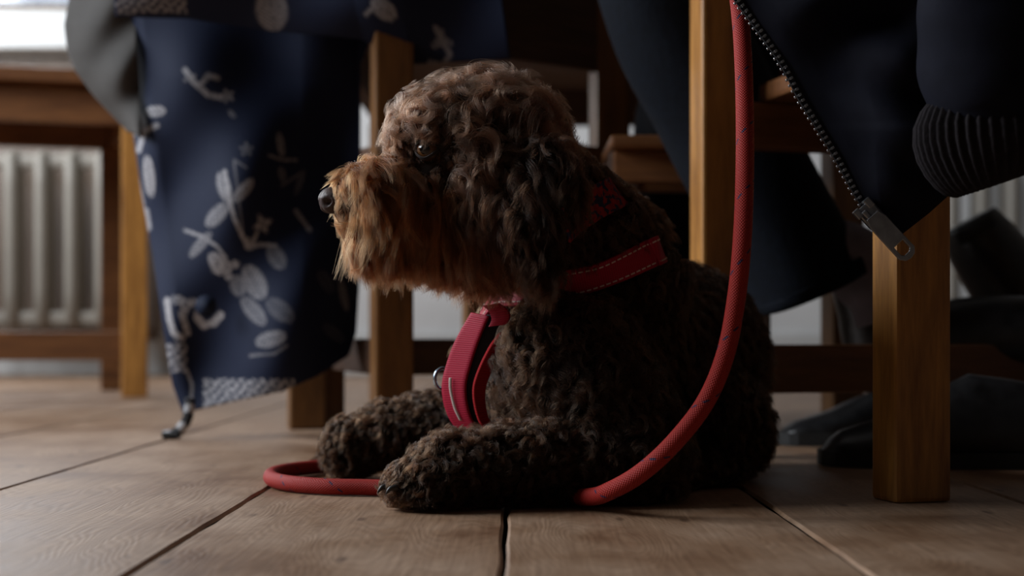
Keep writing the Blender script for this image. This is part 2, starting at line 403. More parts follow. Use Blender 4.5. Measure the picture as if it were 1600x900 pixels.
# ------------------------------------------------------------------ dog body
def ellip(px, py, Y, rx, ry, rz, tilt=0.0):
    return ('e', np.array(P(px, py, Y)), np.array((rx, ry, rz)), tilt)
def caps(p0, r0, p1, r1):
    return ('c', np.array(P(*p0)), r0, np.array(P(*p1)), r1)
prims = [
    ('skull',    ellip(757, 236, 1.275, .062, .057, .054)),
    ('brow',     ellip(692, 216, 1.262, .037, .046, .037)),
    ('muzzle',   caps((668, 320, 1.258), .034, (568, 311, 1.240), .0295)),
    ('chin',     caps((695, 372, 1.262), .030, (578, 374, 1.246), .0195)),
    ('cheek',    ellip(758, 338, 1.268, .052, .052, .048)),
    ('ear',      ellip(848, 318, 1.208, .031, .013, .060)),
    ('earfar',   ellip(830, 330, 1.340, .029, .013, .064)),
    ('neck',     caps((845, 320, 1.30), .055, (942, 432, 1.385), .076)),
    ('chest',    ellip(872, 570, 1.370, .074, .075, .100)),
    ('torso',    caps((900, 560, 1.40), .094, (1040, 566, 1.56), .106)),
    ('haunch',   ellip(1098, 662, 1.47, .066, .08, .060)),
    ('hindfoot', caps((1130, 735, 1.40), .019, (1010, 745, 1.345), .018)),
    ('arm',      caps((885, 545, 1.300), .056, (1000, 700, 1.280), .041)),
    ('fore',     caps((1000, 714, 1.270), .034, (700, 733, 1.226), .0265)),
    ('paw',      ellip(664, 757, 1.215, .034, .027, .020)),
    ('armfar',   caps((800, 560, 1.46), .050, (820, 650, 1.48), .040)),
    ('forefar',  caps((820, 655, 1.485), .036, (600, 678, 1.475), .0285)),
    ('pawfar',   ellip(549, 698, 1.47, .0265, .029, .029)),
]
def build_body():
    bm = bmesh.new()
    def ball(c, r):
        vs = bmesh.ops.create_icosphere(bm, subdivisions=3, radius=1)['verts']
        for v in vs: v.co = Vector((c[0] + v.co.x * r[0], c[1] + v.co.y * r[1], c[2] + v.co.z * r[2]))
    for _, pr in prims:
        if pr[0] == 'e': ball(pr[1], pr[2])
        else:
            L_ = np.linalg.norm(pr[3] - pr[1]); n = max(3, int(L_ / 0.008))
            for k in range(n + 1):
                s = k / n; ball(pr[1] * (1 - s) + pr[3] * s, (pr[2] * (1 - s) + pr[4] * s,) * 3)
    me = from_bm('dog_raw', bm)
    o = bpy.data.objects.new('dog_raw', me); C.objects.link(o)
    m = o.modifiers.new('r', 'REMESH'); m.mode = 'VOXEL'; m.voxel_size = 0.005
    s = o.modifiers.new('s', 'SMOOTH'); s.iterations = 14; s.factor = 0.5
    dg = bpy.context.evaluated_depsgraph_get()
    out = bpy.data.meshes.new_from_object(o.evaluated_get(dg), depsgraph=dg)
    bpy.data.objects.remove(o)
    co = np.empty(len(out.vertices) * 3); out.vertices.foreach_get('co', co); co = co.reshape(-1, 3)
    co[:, 2] = np.maximum(co[:, 2], 0.003)
    out.vertices.foreach_set('co', co.ravel()); out.update()
    return out
M['skin'] = plain('dark_brown_undercoat', (0.020, 0.011, 0.007), 0.9, noise=0.2, scale=60)
dog_me = build_body(); dog_me.name = 'dog'
dog = link('dog', dog_me, M['skin'])
tag(dog, 'curly chocolate brown dog lying on the floorboards looking left', 'dog')
bvh = BVHTree.FromPolygons([v.co.copy() for v in dog_me.vertices], [tuple(p.vertices) for p in dog_me.polygons])
cam_o = Vector((0, 0, H))
def hit(px, py):
    d = (P(px, py, 1.0) - cam_o).normalized()
    loc, n, i, dist = bvh.ray_cast(cam_o, d)
    return loc, n

# ------------------------------------------------------------------ fur
def prim_dist(pts, pr):
    if pr[0] == 'e':
        q = (pts - pr[1]) / pr[2]
        return (np.linalg.norm(q, axis=1) - 1) * pr[2].min()
    a, ra, b, rb = pr[1], pr[2], pr[3], pr[4]
    ab = b - a; t = np.clip(((pts - a) @ ab) / (ab @ ab), 0, 1)
    return np.linalg.norm(pts - (a + t[:, None] * ab), axis=1) - (ra + (rb - ra) * t)

# per region: length, lift, helix radius, turns, root spread, gravity, flow, clump, colour
cTOP = (0.076, 0.037, 0.0225); cMUZ = (0.135, 0.047, 0.0155); cBODY = (0.023, 0.0104, 0.0050); cEAR = (0.019, 0.0076, 0.0034); cCHK = (0.056, 0.0200, 0.0082)
cCHN = (0.085, 0.030, 0.0125)
REG = {
 #           L     lift  R      T    rc     grav flow               clump col   locks/cm2 flow-noise
 'skull':  (.048, .76, .0078, 1.05, .0046, .12, (.45, -.15, -.25), .70, cTOP, 2.3, .45),
 'brow':   (.035, .80, .0066, 1.05, .0042, .20, (-.25, -.3, -.3),  .70, cTOP, 2.8, .40),
 'muzzle': (.042, .32, .0032, 0.85, .0046, .30, (.08, -.30, -.75), .42, cMUZ, 4.2, .22),
 'chin':   (.024, .35, .0020, 0.70, .0040, .30, (.00, -.1, -1),    .40, cCHN, 4.0, .22),
 'cheek':  (.044, .26, .0034, 1.20, .0038, .30, (.18, -.1, -1),    .60, cCHK, 3.2, .18),
 'ear':    (.034, .24, .0034, 1.50, .0038, .20, (.10, -.1, -1),    .62, cEAR, 3.4, .15),
 'earfar': (.034, .24, .0034, 1.50, .0038, .20, (.10, .1, -1),     .62, cEAR, 1.2, .15),
 'neck':   (.026, .60, .0034, 1.20, .0036, .20, (.4, -.1, -.8),    .62, cBODY, 2.8, .4),
 'chest':  (.034, .58, .0042, 1.50, .0036, .28, (.2, -.2, -1),     .68, cBODY, 3.0, .35),
 'torso':  (.028, .60, .0036, 1.30, .0038, .22, (.6, -.1, -.7),    .64, cBODY, 2.4, .4),
 'haunch': (.024, .60, .0034, 1.30, .0038, .22, (.5, -.1, -.8),    .64, cBODY, 2.4, .4),
 'hindfoot': (.014, .60, .0026, 1.0, .0034, .1, (-.7, -.1, -.2),   .66, cBODY, 2.4, .3),
 'arm':    (.030, .60, .0042, 1.50, .0036, .25, (.0, -.2, -1),     .68, cBODY, 3.0, .35),
 'fore':   (.024, .66, .0034, 1.50, .0032, .10, (-.5, -.1, -.3),   .66, cBODY, 4.2, .45),
 'paw':    (.017, .50, .0026, 1.10, .0030, .12, (-.9, -.1, -.3),   .62, cBODY, 5.0, .3),
 'armfar': (.026, .60, .0036, 1.40, .0036, .2, (.0, -.2, -1),      .66, cBODY, 2.4, .35),
 'forefar': (.024, .66, .0034, 1.50, .0032, .10, (-.4, -.1, -.5),  .66, cBODY, 4.0, .45),
 'pawfar': (.020, .60, .0030, 1.30, .0032, .12, (-.6, -.2, -.6),   .64, cBODY, 4.6, .4),
}
labels = list(REG)
plist = [dict(prims)[l] for l in labels]
tri = []
dog_me.calc_loop_triangles()
tv = np.empty(len(dog_me.loop_triangles) * 3, dtype=np.int32); dog_me.loop_triangles.foreach_get('vertices', tv); tv = tv.reshape(-1, 3)
vco = np.empty(len(dog_me.vertices) * 3); dog_me.vertices.foreach_get('co', vco); vco = vco.reshape(-1, 3)
vno = np.empty(len(dog_me.vertices) * 3); dog_me.vertices.foreach_get('normal', vno); vno = vno.reshape(-1, 3)
A_, B_, C_ = vco[tv[:, 0]], vco[tv[:, 1]], vco[tv[:, 2]]
tarea = 0.5 * np.linalg.norm(np.cross(B_ - A_, C_ - A_), axis=1)
tcen = (A_ + B_ + C_) / 3
D_ = np.stack([prim_dist(tcen, p) for p in plist], 1)
tlab = D_.argmin(1)
dens = np.array([REG[l][9] for l in labels])[tlab] * 1e4
tn = np.cross(B_ - A_, C_ - A_); tn /= np.linalg.norm(tn, axis=1)[:, None] + 1e-12
dens = dens * np.where(tn[:, 1] > 0.35, 0.45, 1.0) * np.where(tcen[:, 2] < 0.006, 0.0, 1.0)
prob = tarea * dens
NL = int(prob.sum())
pick = rng.choice(len(prob), NL, p=prob / prob.sum())
u = rng.random((NL, 2)); fl2 = u.sum(1) > 1; u[fl2] = 1 - u[fl2]
w0 = 1 - u[:, 0] - u[:, 1]
RP = A_[pick] * w0[:, None] + B_[pick] * u[:, :1] + C_[pick] * u[:, 1:]
RN = vno[tv[pick, 0]] * w0[:, None] + vno[tv[pick, 1]] * u[:, :1] + vno[tv[pick, 2]] * u[:, 1:]
RN /= np.linalg.norm(RN, axis=1)[:, None]
# soft weights between regions
Dr = np.stack([prim_dist(RP, p) for p in plist], 1)
Wt = np.exp(-(Dr - Dr.min(1, keepdims=True)) / 0.006); Wt /= Wt.sum(1, keepdims=True)
tab = np.array([[*REG[l][:6], REG[l][7]] for l in labels]); flow = np.array([REG[l][6] for l in labels]); colr = np.array([REG[l][8] for l in labels])
PR = Wt @ tab; FN = Wt @ np.array([REG[l][10] for l in labels]); FL = Wt @ flow; CO = Wt @ colr
RLAB = Dr.argmin(1)

# straps press the coat down; the skin round the eye is nearly bare
STRAP = []   # filled below with (points, half width)
eye_px = (667, 239)
eye_loc, eye_n = hit(*eye_px)
def polyseg_dist(pts, poly):
    d = np.full(len(pts), 9.0)
    for a, b in zip(poly[:-1], poly[1:]):
        a = np.array(a); b = np.array(b); ab = b - a
        t = np.clip(((pts - a) @ ab) / (ab @ ab + 1e-12), 0, 1)
        d = np.minimum(d, np.linalg.norm(pts - (a + t[:, None] * ab), axis=1))
    return d
def on_body(pts, lift):
    out = []
    for px, py in pts:
        loc, n = hit(px, py)
        if loc is None: loc, n, _i, _d = bvh.find_nearest(P(px, py, 1.36))
        out.append((loc + n * lift, n))
    return out
strap_back = on_body([(745, 497), (790, 472), (840, 455), (890, 438), (930, 424), (965, 412), (1000, 399), (1018, 393)], 0.010)
# carry on over the spine and down the far side
c0 = strap_back[-1]
wrap = [(1034, 386, 1.44), (1036, 384, 1.50), (1022, 396, 1.56), (985, 440, 1.60)]
strap_back += [(P(*q), n_) for q, n_ in zip(wrap, (Vector((.6, .0, .8)), Vector((.4, .4, .8)), Vector((.1, .8, .6)), Vector((0, 1, .2))))]
collar_pts = on_body([(880, 352), (905, 330), (930, 315), (955, 305)], 0.006)
chest_near = [(742, 492, 1.290), (722, 525, 1.300), (708, 565, 1.312), (704, 605, 1.322), (716, 645, 1.330), (742, 682, 1.338), (775, 705, 1.35)]

sd = polyseg_dist(RP, [p for p, n in strap_back])
press = np.clip((sd - 0.016) / 0.006, 0.10, 1)
cdist = polyseg_dist(RP, [p for p, n in collar_pts]); press = np.minimum(press, np.clip((cdist - 0.016) / 0.006, 0.12, 1))
chd = polyseg_dist(RP, [P(*q) + Vector((0.03, 0.02, 0)) for q in chest_near]); press = np.minimum(press, np.clip((chd - 0.02) / 0.008, 0.2, 1))
ed = np.linalg.norm((RP - np.array(eye_loc)) * np.array((0.8, 1, 1.15)), axis=1)
eyefac = np.clip((ed - 0.015) / 0.016, 0.0, 1)
# nothing long grows just above and in front of the lids either
rel = RP - np.array(eye_loc)
above = np.exp(-((rel[:, 0] + 0.004) / 0.022) ** 2) * np.clip(1 - (rel[:, 2] - 0.006) / 0.032, 0, 1) * (rel[:, 2] > 0) * (RP[:, 1] < eye_loc.y + 0.05)
eyefac = eyefac * (1 - 0.45 * above)
under = np.exp(-((rel[:, 0] - 0.004) / 0.026) ** 2) * np.clip(1 + rel[:, 2] / 0.034, 0, 1) * (rel[:, 2] <= 0) * (RP[:, 1] < eye_loc.y + 0.05)
eyefac = eyefac * (1 - 0.55 * under)
nose_c = P(519, 312, 1.236)
nd = np.linalg.norm(RP - np.array(nose_c), axis=1)
nosefac = np.clip((nd - 0.010) / 0.034, 0.0, 1)
PR[:, 0] *= press * (0.15 + 0.85 * eyefac) * (0.05 + 0.95 * nosefac)
PR[:, 2] *= (0.2 + 0.8 * eyefac) * nosefac * np.clip(press, .3, 1)
PR[:, 1] *= (0.35 + 0.65 * eyefac) * (0.4 + 0.6 * press)
PR[:, 4] *= 1
CO *= (0.85 + 0.15 * eyefac)[:, None]
# bridge between the eyes and the brow top carry greyer sun-bleached hair
keep = (ed > 0.0080) & (nd > 0.013)

def grow(sel, S, K, rad, seed):
    """S strands per lock, K points each"""
    r = np.random.default_rng(seed)
    n = len(sel); p = RP[sel]; nn = RN[sel]; pr = PR[sel]
    L, lift, R, T, rc, grav, clump = pr.T
    f = FL[sel] / (np.linalg.norm(FL[sel], axis=1)[:, None] + 1e-9) + r.normal(0, 1, (n, 3)) * FN[sel][:, None]
    f -= nn * (f * nn).sum(1, keepdims=True)
    f /= np.linalg.norm(f, axis=1)[:, None] + 1e-9
    L = L * r.uniform(0.72, 1.2, n); T = T * r.uniform(0.75, 1.3, n); R = R * r.uniform(0.65, 1.35, n)
    lift = np.clip(lift + r.normal(0, 0.12, n), 0.1, 1)
    ax = nn * lift[:, None] + f * (1 - lift)[:, None] * 1.2; ax /= np.linalg.norm(ax, axis=1)[:, None]
    rnd = r.normal(0, 1, (n, 3)); uu = np.cross(ax, rnd); uu /= np.linalg.norm(uu, axis=1)[:, None]; vv = np.cross(ax, uu)
    ph = r.uniform(0, 2 * np.pi, n); hand = np.where(r.random(n) < .5, -1, 1)
    # strands
    tb = np.cross(nn, f)
    rr = np.sqrt(r.random((n, S))) * rc[:, None] * 1.15; th = r.uniform(0, 2 * np.pi, (n, S))
    off = (f[:, None] * (rr * np.cos(th))[..., None] + tb[:, None] * (rr * np.sin(th))[..., None])
    Ls = L[:, None] * r.uniform(0.72, 1.08, (n, S)); stray = (r.random((n, S)) < 0.05)
    phs = ph[:, None] + r.normal(0, 0.28, (n, S)) + stray * r.normal(0, 1.2, (n, S))
    Rs = R[:, None] * r.uniform(0.85, 1.18, (n, S)); Ts = T[:, None] * r.uniform(0.93, 1.08, (n, S))
    s = np.linspace(0, 1, K)
    sk = s[None, None]
    rampf = np.clip((sk - 0.05) / 0.45, 0, 1); rampf = rampf * rampf * (3 - 2 * rampf)
    ang = hand[:, None, None] * 2 * np.pi * Ts[..., None] * sk + phs[..., None]
    hx = Rs[..., None] * rampf * (np.cos(ang) - np.cos(phs)[..., None])
    hy = Rs[..., None] * rampf * (np.sin(ang) - np.sin(phs)[..., None])
    cl = 1 - clump[:, None, None] * np.clip(sk * 1.25, 0, 1) ** 0.8
    along = Ls[..., None] * sk
    pos = (p[:, None, None] + off[:, :, None] * cl[..., None]
           + nn[:, None, None] * (lift[:, None, None] * along * (1 - 0.30 * sk))[..., None]
           + f[:, None, None] * ((1 - lift)[:, None, None] * along * (0.35 + 0.65 * sk))[..., None] * 1.25
           + uu[:, None, None] * hx[..., None] + vv[:, None, None] * hy[..., None])
    pos[..., 2] -= grav[:, None, None] * along * sk
    pos[..., 2] = np.maximum(pos[..., 2], 0.0015 + 0.002 * rr[..., None] / 0.004)
    col = CO[sel] * r.uniform(0.45, 1.45, (n, 1))
    warm = r.normal(0, 0.08, (n, 1)); col = col * np.concatenate([1 + warm, np.ones((n, 1)), 1 - warm], 1)
    col = col[:, None] * r.uniform(0.75, 1.25, (n, S, 1))
    return pos.reshape(n * S, K, 3), col.reshape(n * S, 3), rad

def fur_mat():
    m = bpy.data.materials.new('curly_dog_hair'); m.use_nodes = True
    nt = m.node_tree; N = nt.nodes; L = nt.links
    for x in list(N): N.remove(x)
    out = N.new('ShaderNodeOutputMaterial'); h = N.new('ShaderNodeBsdfHairPrincipled'); h.model = 'CHIANG'; h.parametrization = 'COLOR'
    at = N.new('ShaderNodeAttribute'); at.attribute_name = 'hair_colour'
    hi = N.new('ShaderNodeHairInfo')
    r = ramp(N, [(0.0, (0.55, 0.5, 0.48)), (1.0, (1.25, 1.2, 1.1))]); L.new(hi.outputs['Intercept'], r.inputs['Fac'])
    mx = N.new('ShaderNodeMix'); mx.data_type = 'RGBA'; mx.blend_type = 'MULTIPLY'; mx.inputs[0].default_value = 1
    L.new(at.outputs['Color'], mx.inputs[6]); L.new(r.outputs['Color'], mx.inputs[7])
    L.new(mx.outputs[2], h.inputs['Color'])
    h.inputs['Roughness'].default_value = 0.42; h.inputs['Radial Roughness'].default_value = 0.5; h.inputs['IOR'].default_value = 1.36
    h.inputs['Coat'].default_value = 0.0
    L.new(h.outputs[0], out.inputs['Surface'])
    return m
M['fur'] = fur_mat()

def make_fur(name, sel, S, K, rad, seed, label):
    pos, col, rad = grow(sel, S, K, rad, seed)
    n = len(pos)
    hc = bpy.data.hair_curves.new(name)
    hc.add_curves([K] * n)
    hc.attributes['position'].data.foreach_set('vector', pos.astype(np.float32).ravel())
    ra = hc.attributes.new('radius', 'FLOAT', 'POINT') if 'radius' not in hc.attributes else hc.attributes['radius']
    prof = rad * np.interp(np.linspace(0, 1, K), [0, 0.6, 1], [1.0, 0.9, 0.25])
    ra.data.foreach_set('value', np.tile(prof, n).astype(np.float32))
    ca_ = hc.attributes.new('hair_colour', 'FLOAT_COLOR', 'CURVE')
    c4 = np.ones((n, 4), np.float32); c4[:, :3] = np.clip(col, 0, 1)
    ca_.data.foreach_set('color', c4.ravel())
    hc.materials.append(M['fur'])
    o = bpy.data.objects.new(name, hc); C.objects.link(o); o.parent = dog
    tag(o, label, kind='stuff')
    return n

groups = [
    ('topknot_fur', ('skull', 'brow'), 54, 14, 0.00014, 'loose greyish brown curls on top of the head'),
    ('muzzle_fur', ('muzzle', 'chin'), 46, 12, 0.00011, 'ginger brown wavy hair of the muzzle and chin'),
    ('cheek_fur', ('cheek',), 36, 14, 0.00013, 'long wavy dark brown hair of the cheek'),
    ('ear_fur', ('ear', 'earfar'), 36, 15, 0.00014, 'long wavy dark brown ear hair'),
    ('body_fur', ('neck', 'chest', 'torso', 'haunch', 'hindfoot', 'arm', 'armfar'), 28, 12, 0.00017, 'dark chocolate curls on the body'),
    ('foreleg_fur', ('fore', 'paw'), 30, 12, 0.00015, 'tight brown curls on the near foreleg'),
    ('foreleg_fur', ('forefar', 'pawfar'), 24, 12, 0.00018, 'tight brown curls on the far foreleg'),
]
tot = 0
for gi, (nm, labs, S, K, rad, lab) in enumerate(groups):
    ids = [labels.index(l) for l in labs]
    sel = np.nonzero(np.isin(RLAB, ids) & keep)[0]
    tot += make_fur(nm, sel, S, K, rad, 100 + gi, lab)
print('FUR locks', NL, 'strands', tot)

# ------------------------------------------------------------------ nose, eye, claws (parts of the dog)
M['nose'] = plain('wet_brown_nose', (0.052, 0.033, 0.030), 0.5, noise=0.25, scale=260, bump=0.35, spec=0.3)
M['eye'] = None
def nose():
    bm = bmesh.new()
    bmesh.ops.create_uvsphere(bm, u_segments=40, v_segments=28, radius=1)
    for v in bm.verts:
        x, y, z = v.co
        # broad above, narrow below; blunt front with a groove and two nostrils
        f = 1 - 0.28 * max(0, -z)
        X = 0.0125 * x * (1 - 0.12 * z); Y_ = 0.0145 * y * f; Z = 0.0118 * z
        if x < 0: X += 0.0022 * math.exp(-(y / 0.10) ** 2) * (0.4 if z > 0.2 else 1.0)
        for sy in (-1, 1):
            d = math.hypot((y - sy * 0.52) / 0.26, (z + 0.10 - 0.25 * (y * sy - 0.5)) / 0.30)
            if x < 0.1: X += 0.0075 * math.exp(-d * d * 1.6)
        v.co = (X, Y_, Z)
    me = from_bm('nose', bm); o = link('nose', me, M['nose'], dog)
    o.location = P(519, 313, 1.236); o.rotation_euler = (0, math.radians(-10), math.radians(34))
    tag(o, 'dark brown wet nose')
nose()
def eye_mat():
    m, nt, b, N, L = new_mat('brown_eye')
    tc = N.new('ShaderNodeTexCoord'); sp = N.new('ShaderNodeSeparateXYZ'); L.new(tc.outputs['Object'], sp.inputs[0])
    r = ramp(N, [(0.0, (0.02, 0.012, 0.01)), (0.50, (0.030, 0.015, 0.011)), (0.58, (0.060, 0.024, 0.009)), (0.90, (0.095, 0.040, 0.014)), (0.925, (0.004, 0.003, 0.003))])
    L.new(sp.outputs['Z'], r.inputs['Fac']); L.new(r.outputs['Color'], b.inputs['Base Color'])
    b.inputs['Roughness'].default_value = 0.07; b.inputs['Specular IOR Level'].default_value = 0.6
    return m
M['eye'] = eye_mat()
er = 0.0118
def eyeball():
    bm = bmesh.new(); bmesh.ops.create_uvsphere(bm, u_segments=40, v_segments=28, radius=1)
    me = from_bm('eye', bm); o = link('eye', me, M['eye'], dog)
    c = eye_loc - eye_n * (er * 0.50)
    look = Vector((-0.34, -0.94, -0.04)).normalized()
    o.location = c; o.scale = (er,) * 3; o.rotation_euler = look.to_track_quat('Z', 'Y').to_euler()
    tag(o, 'shiny brown eye')
    # eyelids: shells over the ball that leave an almond opening
    fwd = Vector((-0.40, -0.91, 0.03)).normalized(); sx = fwd.cross(Vector((0, 0, 1))).normalized(); up = sx.cross(fwd).normalized()
    for nm, sgn, opn in (('upper_eyelid', 1, 0.44), ('lower_eyelid', -1, 0.60)):
        V = np.zeros((14, 33, 3))
        for k in range(33):
            lon = math.radians(-80 + 160 * k / 32)
            q = math.sin(lon)
            lo = opn * max(0.0, 1 - (q / 0.93) ** 2)
            for j in range(14):
                lat = math.asin(min(0.98, lo)) + math.radians(34 if sgn > 0 else 15) * j / 13
                rr2 = er * (1.075 + (0.03 if j == 0 else 0))
                V[j, k] = c + (sx * (math.sin(lon) * math.cos(lat)) + fwd * (math.cos(lon) * math.cos(lat)) + up * (sgn * math.sin(lat))) * rr2
        l = link(nm, grid_mesh(nm, V), M['lid'], dog); solid(l, 0.0009)
M['lid'] = plain('dark_brown_eyelid', (0.017, 0.010, 0.008), 0.75, noise=0.2, scale=200)
eyeball()
M['claw'] = plain('dark_horn_claw', (0.016, 0.014, 0.014), 0.4)
for (px, py, Y) in ((594, 762, 1.200), (607, 764, 1.188), (521, 738, 1.46)):
    p0 = P(px + 14, py - 3, Y + 0.002); p1 = P(px + 3, py, Y); p2 = P(px - 4, py + 8, Y - 0.001)
    pts = catmull([p0, p1, p2], 5); n = len(pts)
    link('claw', loft('claw', pts, [(0.0030 * (1 - 0.85 * (k / (n - 1)) ** 1.5), 0.0025 * (1 - 0.85 * (k / (n - 1)) ** 1.5)) for k in range(n)], 10), M['claw'], dog)

# ------------------------------------------------------------------ harness, collar, leash
def webbing(name, col, scale=900, rough=0.55, bands=None):
    m, nt, b, N, L = new_mat(name)
    uv = N.new('ShaderNodeUVMap'); wv = N.new('ShaderNodeTexWave'); wv.bands_direction = 'Y'; wv.inputs['Scale'].default_value = scale / 6.28 / 3.2
    wv.inputs['Distortion'].default_value = 1.0; wv.inputs['Detail'].default_value = 1
    L.new(uv.outputs[0], wv.inputs['Vector'])
    r = ramp(N, [(0.1, tuple(c * 0.8 for c in col)), (0.8, tuple(min(1, c * 1.1) for c in col))]); L.new(wv.outputs['Fac'], r.inputs['Fac'])
    last = r.outputs['Color']
    if bands:
        tc = N.new('ShaderNodeTexCoord'); nz = N.new('ShaderNodeTexNoise'); nz.inputs['Scale'].default_value = 160; L.new(tc.outputs['Object'], nz.inputs['Vector'])
        rb = ramp(N, [(0.52, (0, 0, 0)), (0.56, (1, 1, 1))]); L.new(nz.outputs['Fac'], rb.inputs['Fac'])
        mx = N.new('ShaderNodeMix'); mx.data_type = 'RGBA'; L.new(rb.outputs['Color'], mx.inputs[0]); L.new(last, mx.inputs[6]); mx.inputs[7].default_value = (*bands, 1)
        last = mx.outputs[2]
    L.new(last, b.inputs['Base Color']); b.inputs['Roughness'].default_value = rough; b.inputs['Specular IOR Level'].default_value = 0.22
    bp = N.new('ShaderNodeBump'); bp.inputs['Strength'].default_value = 0.3; bp.inputs['Distance'].default_value = 0.0005
    L.new(wv.outputs['Fac'], bp.inputs['Height']); L.new(bp.outputs['Normal'], b.inputs['Normal'])
    return m
M['red'] = webbing('red_webbing', (0.34, 0.005, 0.030), 2900)
M['red2'] = webbing('red_fleece_edge', (0.36, 0.010, 0.014), 2600, 0.8)
M['collar'] = webbing('red_collar_weave', (0.22, 0.010, 0.014), 700, 0.7, bands=(0.012, 0.016, 0.045))
M['pad'] = plain('black_mesh_padding', (0.008, 0.009, 0.013), 0.9)
M['white'] = plain('white_thread', (0.62, 0.52, 0.48), 0.7)
M['steel'] = plain('bluish_steel', (0.42, 0.52, 0.62), 0.25, metal=1.0, noise=0.05)

def ribbon(name, rows, mat, parent, th=0.0028, uv=True, nx=6):
    """rows: list of (edge a, edge b) world points -> solid strap"""
    n = len(rows); V = np.zeros((n, nx + 1, 3))
    for i, (a, b) in enumerate(rows):
        for k in range(nx + 1): V[i, k] = a.lerp(b, k / nx)
    me = grid_mesh(name, V)
    L = me.uv_layers.new(name='UVMap'); dl = [0]
    for i in range(1, n): dl.append(dl[-1] + ((rows[i][0] + rows[i][1]) / 2 - (rows[i - 1][0] + rows[i - 1][1]) / 2).length)
    uvv = []
    for p in me.polygons:
        for vi in p.vertices: uvv += [(vi % (nx + 1)) / nx, dl[vi // (nx + 1)]]
    L.data.foreach_set('uv', uvv)
    o = link(name, me, mat, parent); solid(o, th)
    bv = o.modifiers.new('edge', 'BEVEL'); bv.width = 0.0007; bv.segments = 1; bv.limit_method = 'ANGLE'
    return o

def strap_rows(pn, width, n=8):
    pts = catmull([p for p, q in pn], n); nor = catmull([q for p, q in pn], n)
    rows = []
    for i, p in enumerate(pts):
        t = (pts[min(i + 1, len(pts) - 1)] - pts[max(i - 1, 0)]).normalized()
        nn = nor[i].normalized(); s_ = t.cross(nn).normalized()
        rows.append((p + s_ * width / 2, p - s_ * width / 2))
    return rows, nor
def stitches(name, rows, nor, inset, parent, length=0.0042, gap=0.0022, lift=0.0020):
    bm = bmesh.new()
    for side in (inset, 1 - inset):
        line = [a.lerp(b, side) + n_.normalized() * lift for (a, b), n_ in zip(rows, nor)]
        acc = 0.0; i = 0; pos = 0.0
        dl = [0]
        for k in range(1, len(line)): dl.append(dl[-1] + (line[k] - line[k - 1]).length)
        def at(s_):
            for k in range(1, len(dl)):
                if dl[k] >= s_:
                    f_ = (s_ - dl[k - 1]) / max(1e-9, dl[k] - dl[k - 1]); return line[k - 1].lerp(line[k], f_), nor[k].normalized()
            return line[-1], nor[-1].normalized()
        s_ = 0.003
        while s_ + length < dl[-1]:
            (a, n_), (b, _) = at(s_), at(s_ + length)
            d = (b - a).normalized(); sd_ = d.cross(n_).normalized() * 0.0006; nn = n_ * 0.0005
            vs = [bm.verts.new(q) for q in (a - sd_, a + sd_, b + sd_, b - sd_, a - sd_ + nn, a + sd_ + nn, b + sd_ + nn, b - sd_ + nn)]
            for f_ in ((4, 5, 6, 7), (0, 1, 5, 4), (1, 2, 6, 5), (2, 3, 7, 6), (3, 0, 4, 7)): bm.faces.new([vs[k] for k in f_])
            s_ += length + gap
    o = link(name, from_bm(name, bm), M['white'], parent, smooth=False); tag(o, 'white dashed stitching', kind='stuff')

hn = empty('dog_harness'); tag(hn, 'red webbing harness with white stitching worn round the dog\'s chest and back', 'harness')
rows, nor = strap_rows(strap_back, 0.0265)
st = ribbon('back_strap', rows, M['red'], hn, 0.003)
stitches('stitching', rows, nor, 0.14, st)
def px_ribbon(name, left, right, mat, th=0.003):
    l = catmull([P(*q) for q in left], 8); r = catmull([P(*q) for q in right], 8)
    return ribbon(name, list(zip(l, r)), mat, hn, th)
cs = px_ribbon('chest_strap',
    [(737, 488, 1.305), (713, 530, 1.318), (698, 570, 1.328), (691, 605, 1.334), (698, 643, 1.338), (716, 672, 1.340), (742, 694, 1.342)],
    [(764, 494, 1.288), (748, 533, 1.298), (735, 572, 1.306), (728, 605, 1.312), (732, 640, 1.316), (745, 668, 1.320), (766, 688, 1.324)], M['red'])
px_ribbon('chest_padding',
    [(760, 492, 1.294), (744, 533, 1.304), (731, 572, 1.312), (724, 605, 1.318), (728, 640, 1.322), (741, 668, 1.326), (762, 688, 1.330)],
    [(790, 494, 1.292), (770, 536, 1.300), (752, 575, 1.308), (744, 607, 1.314), (747, 640, 1.318), (757, 666, 1.322), (775, 684, 1.326)], M['pad'], 0.004)
px_ribbon('padding_edge',
    [(782, 520, 1.290), (766, 540, 1.294), (748, 576, 1.302), (739, 608, 1.308), (743, 642, 1.312), (754, 668, 1.316), (774, 688, 1.320)],
    [(796, 520, 1.296), (782, 544, 1.300), (768, 578, 1.308), (758, 608, 1.314), (759, 640, 1.318), (768, 664, 1.322), (786, 682, 1.326)], M['red2'], 0.004)
lab = [P(704, 590, 1.3235), P(704, 605, 1.325), P(707, 622, 1.3265), P(712, 640, 1.328), P(720, 657, 1.3295)]
ribbon('reflective_strip', [(q + Vector((-0.0014, -0.0035, 0)), q + Vector((0.0014, -0.0045, 0))) for q in catmull(lab, 4)], M['white'], hn, 0.0008, nx=1)
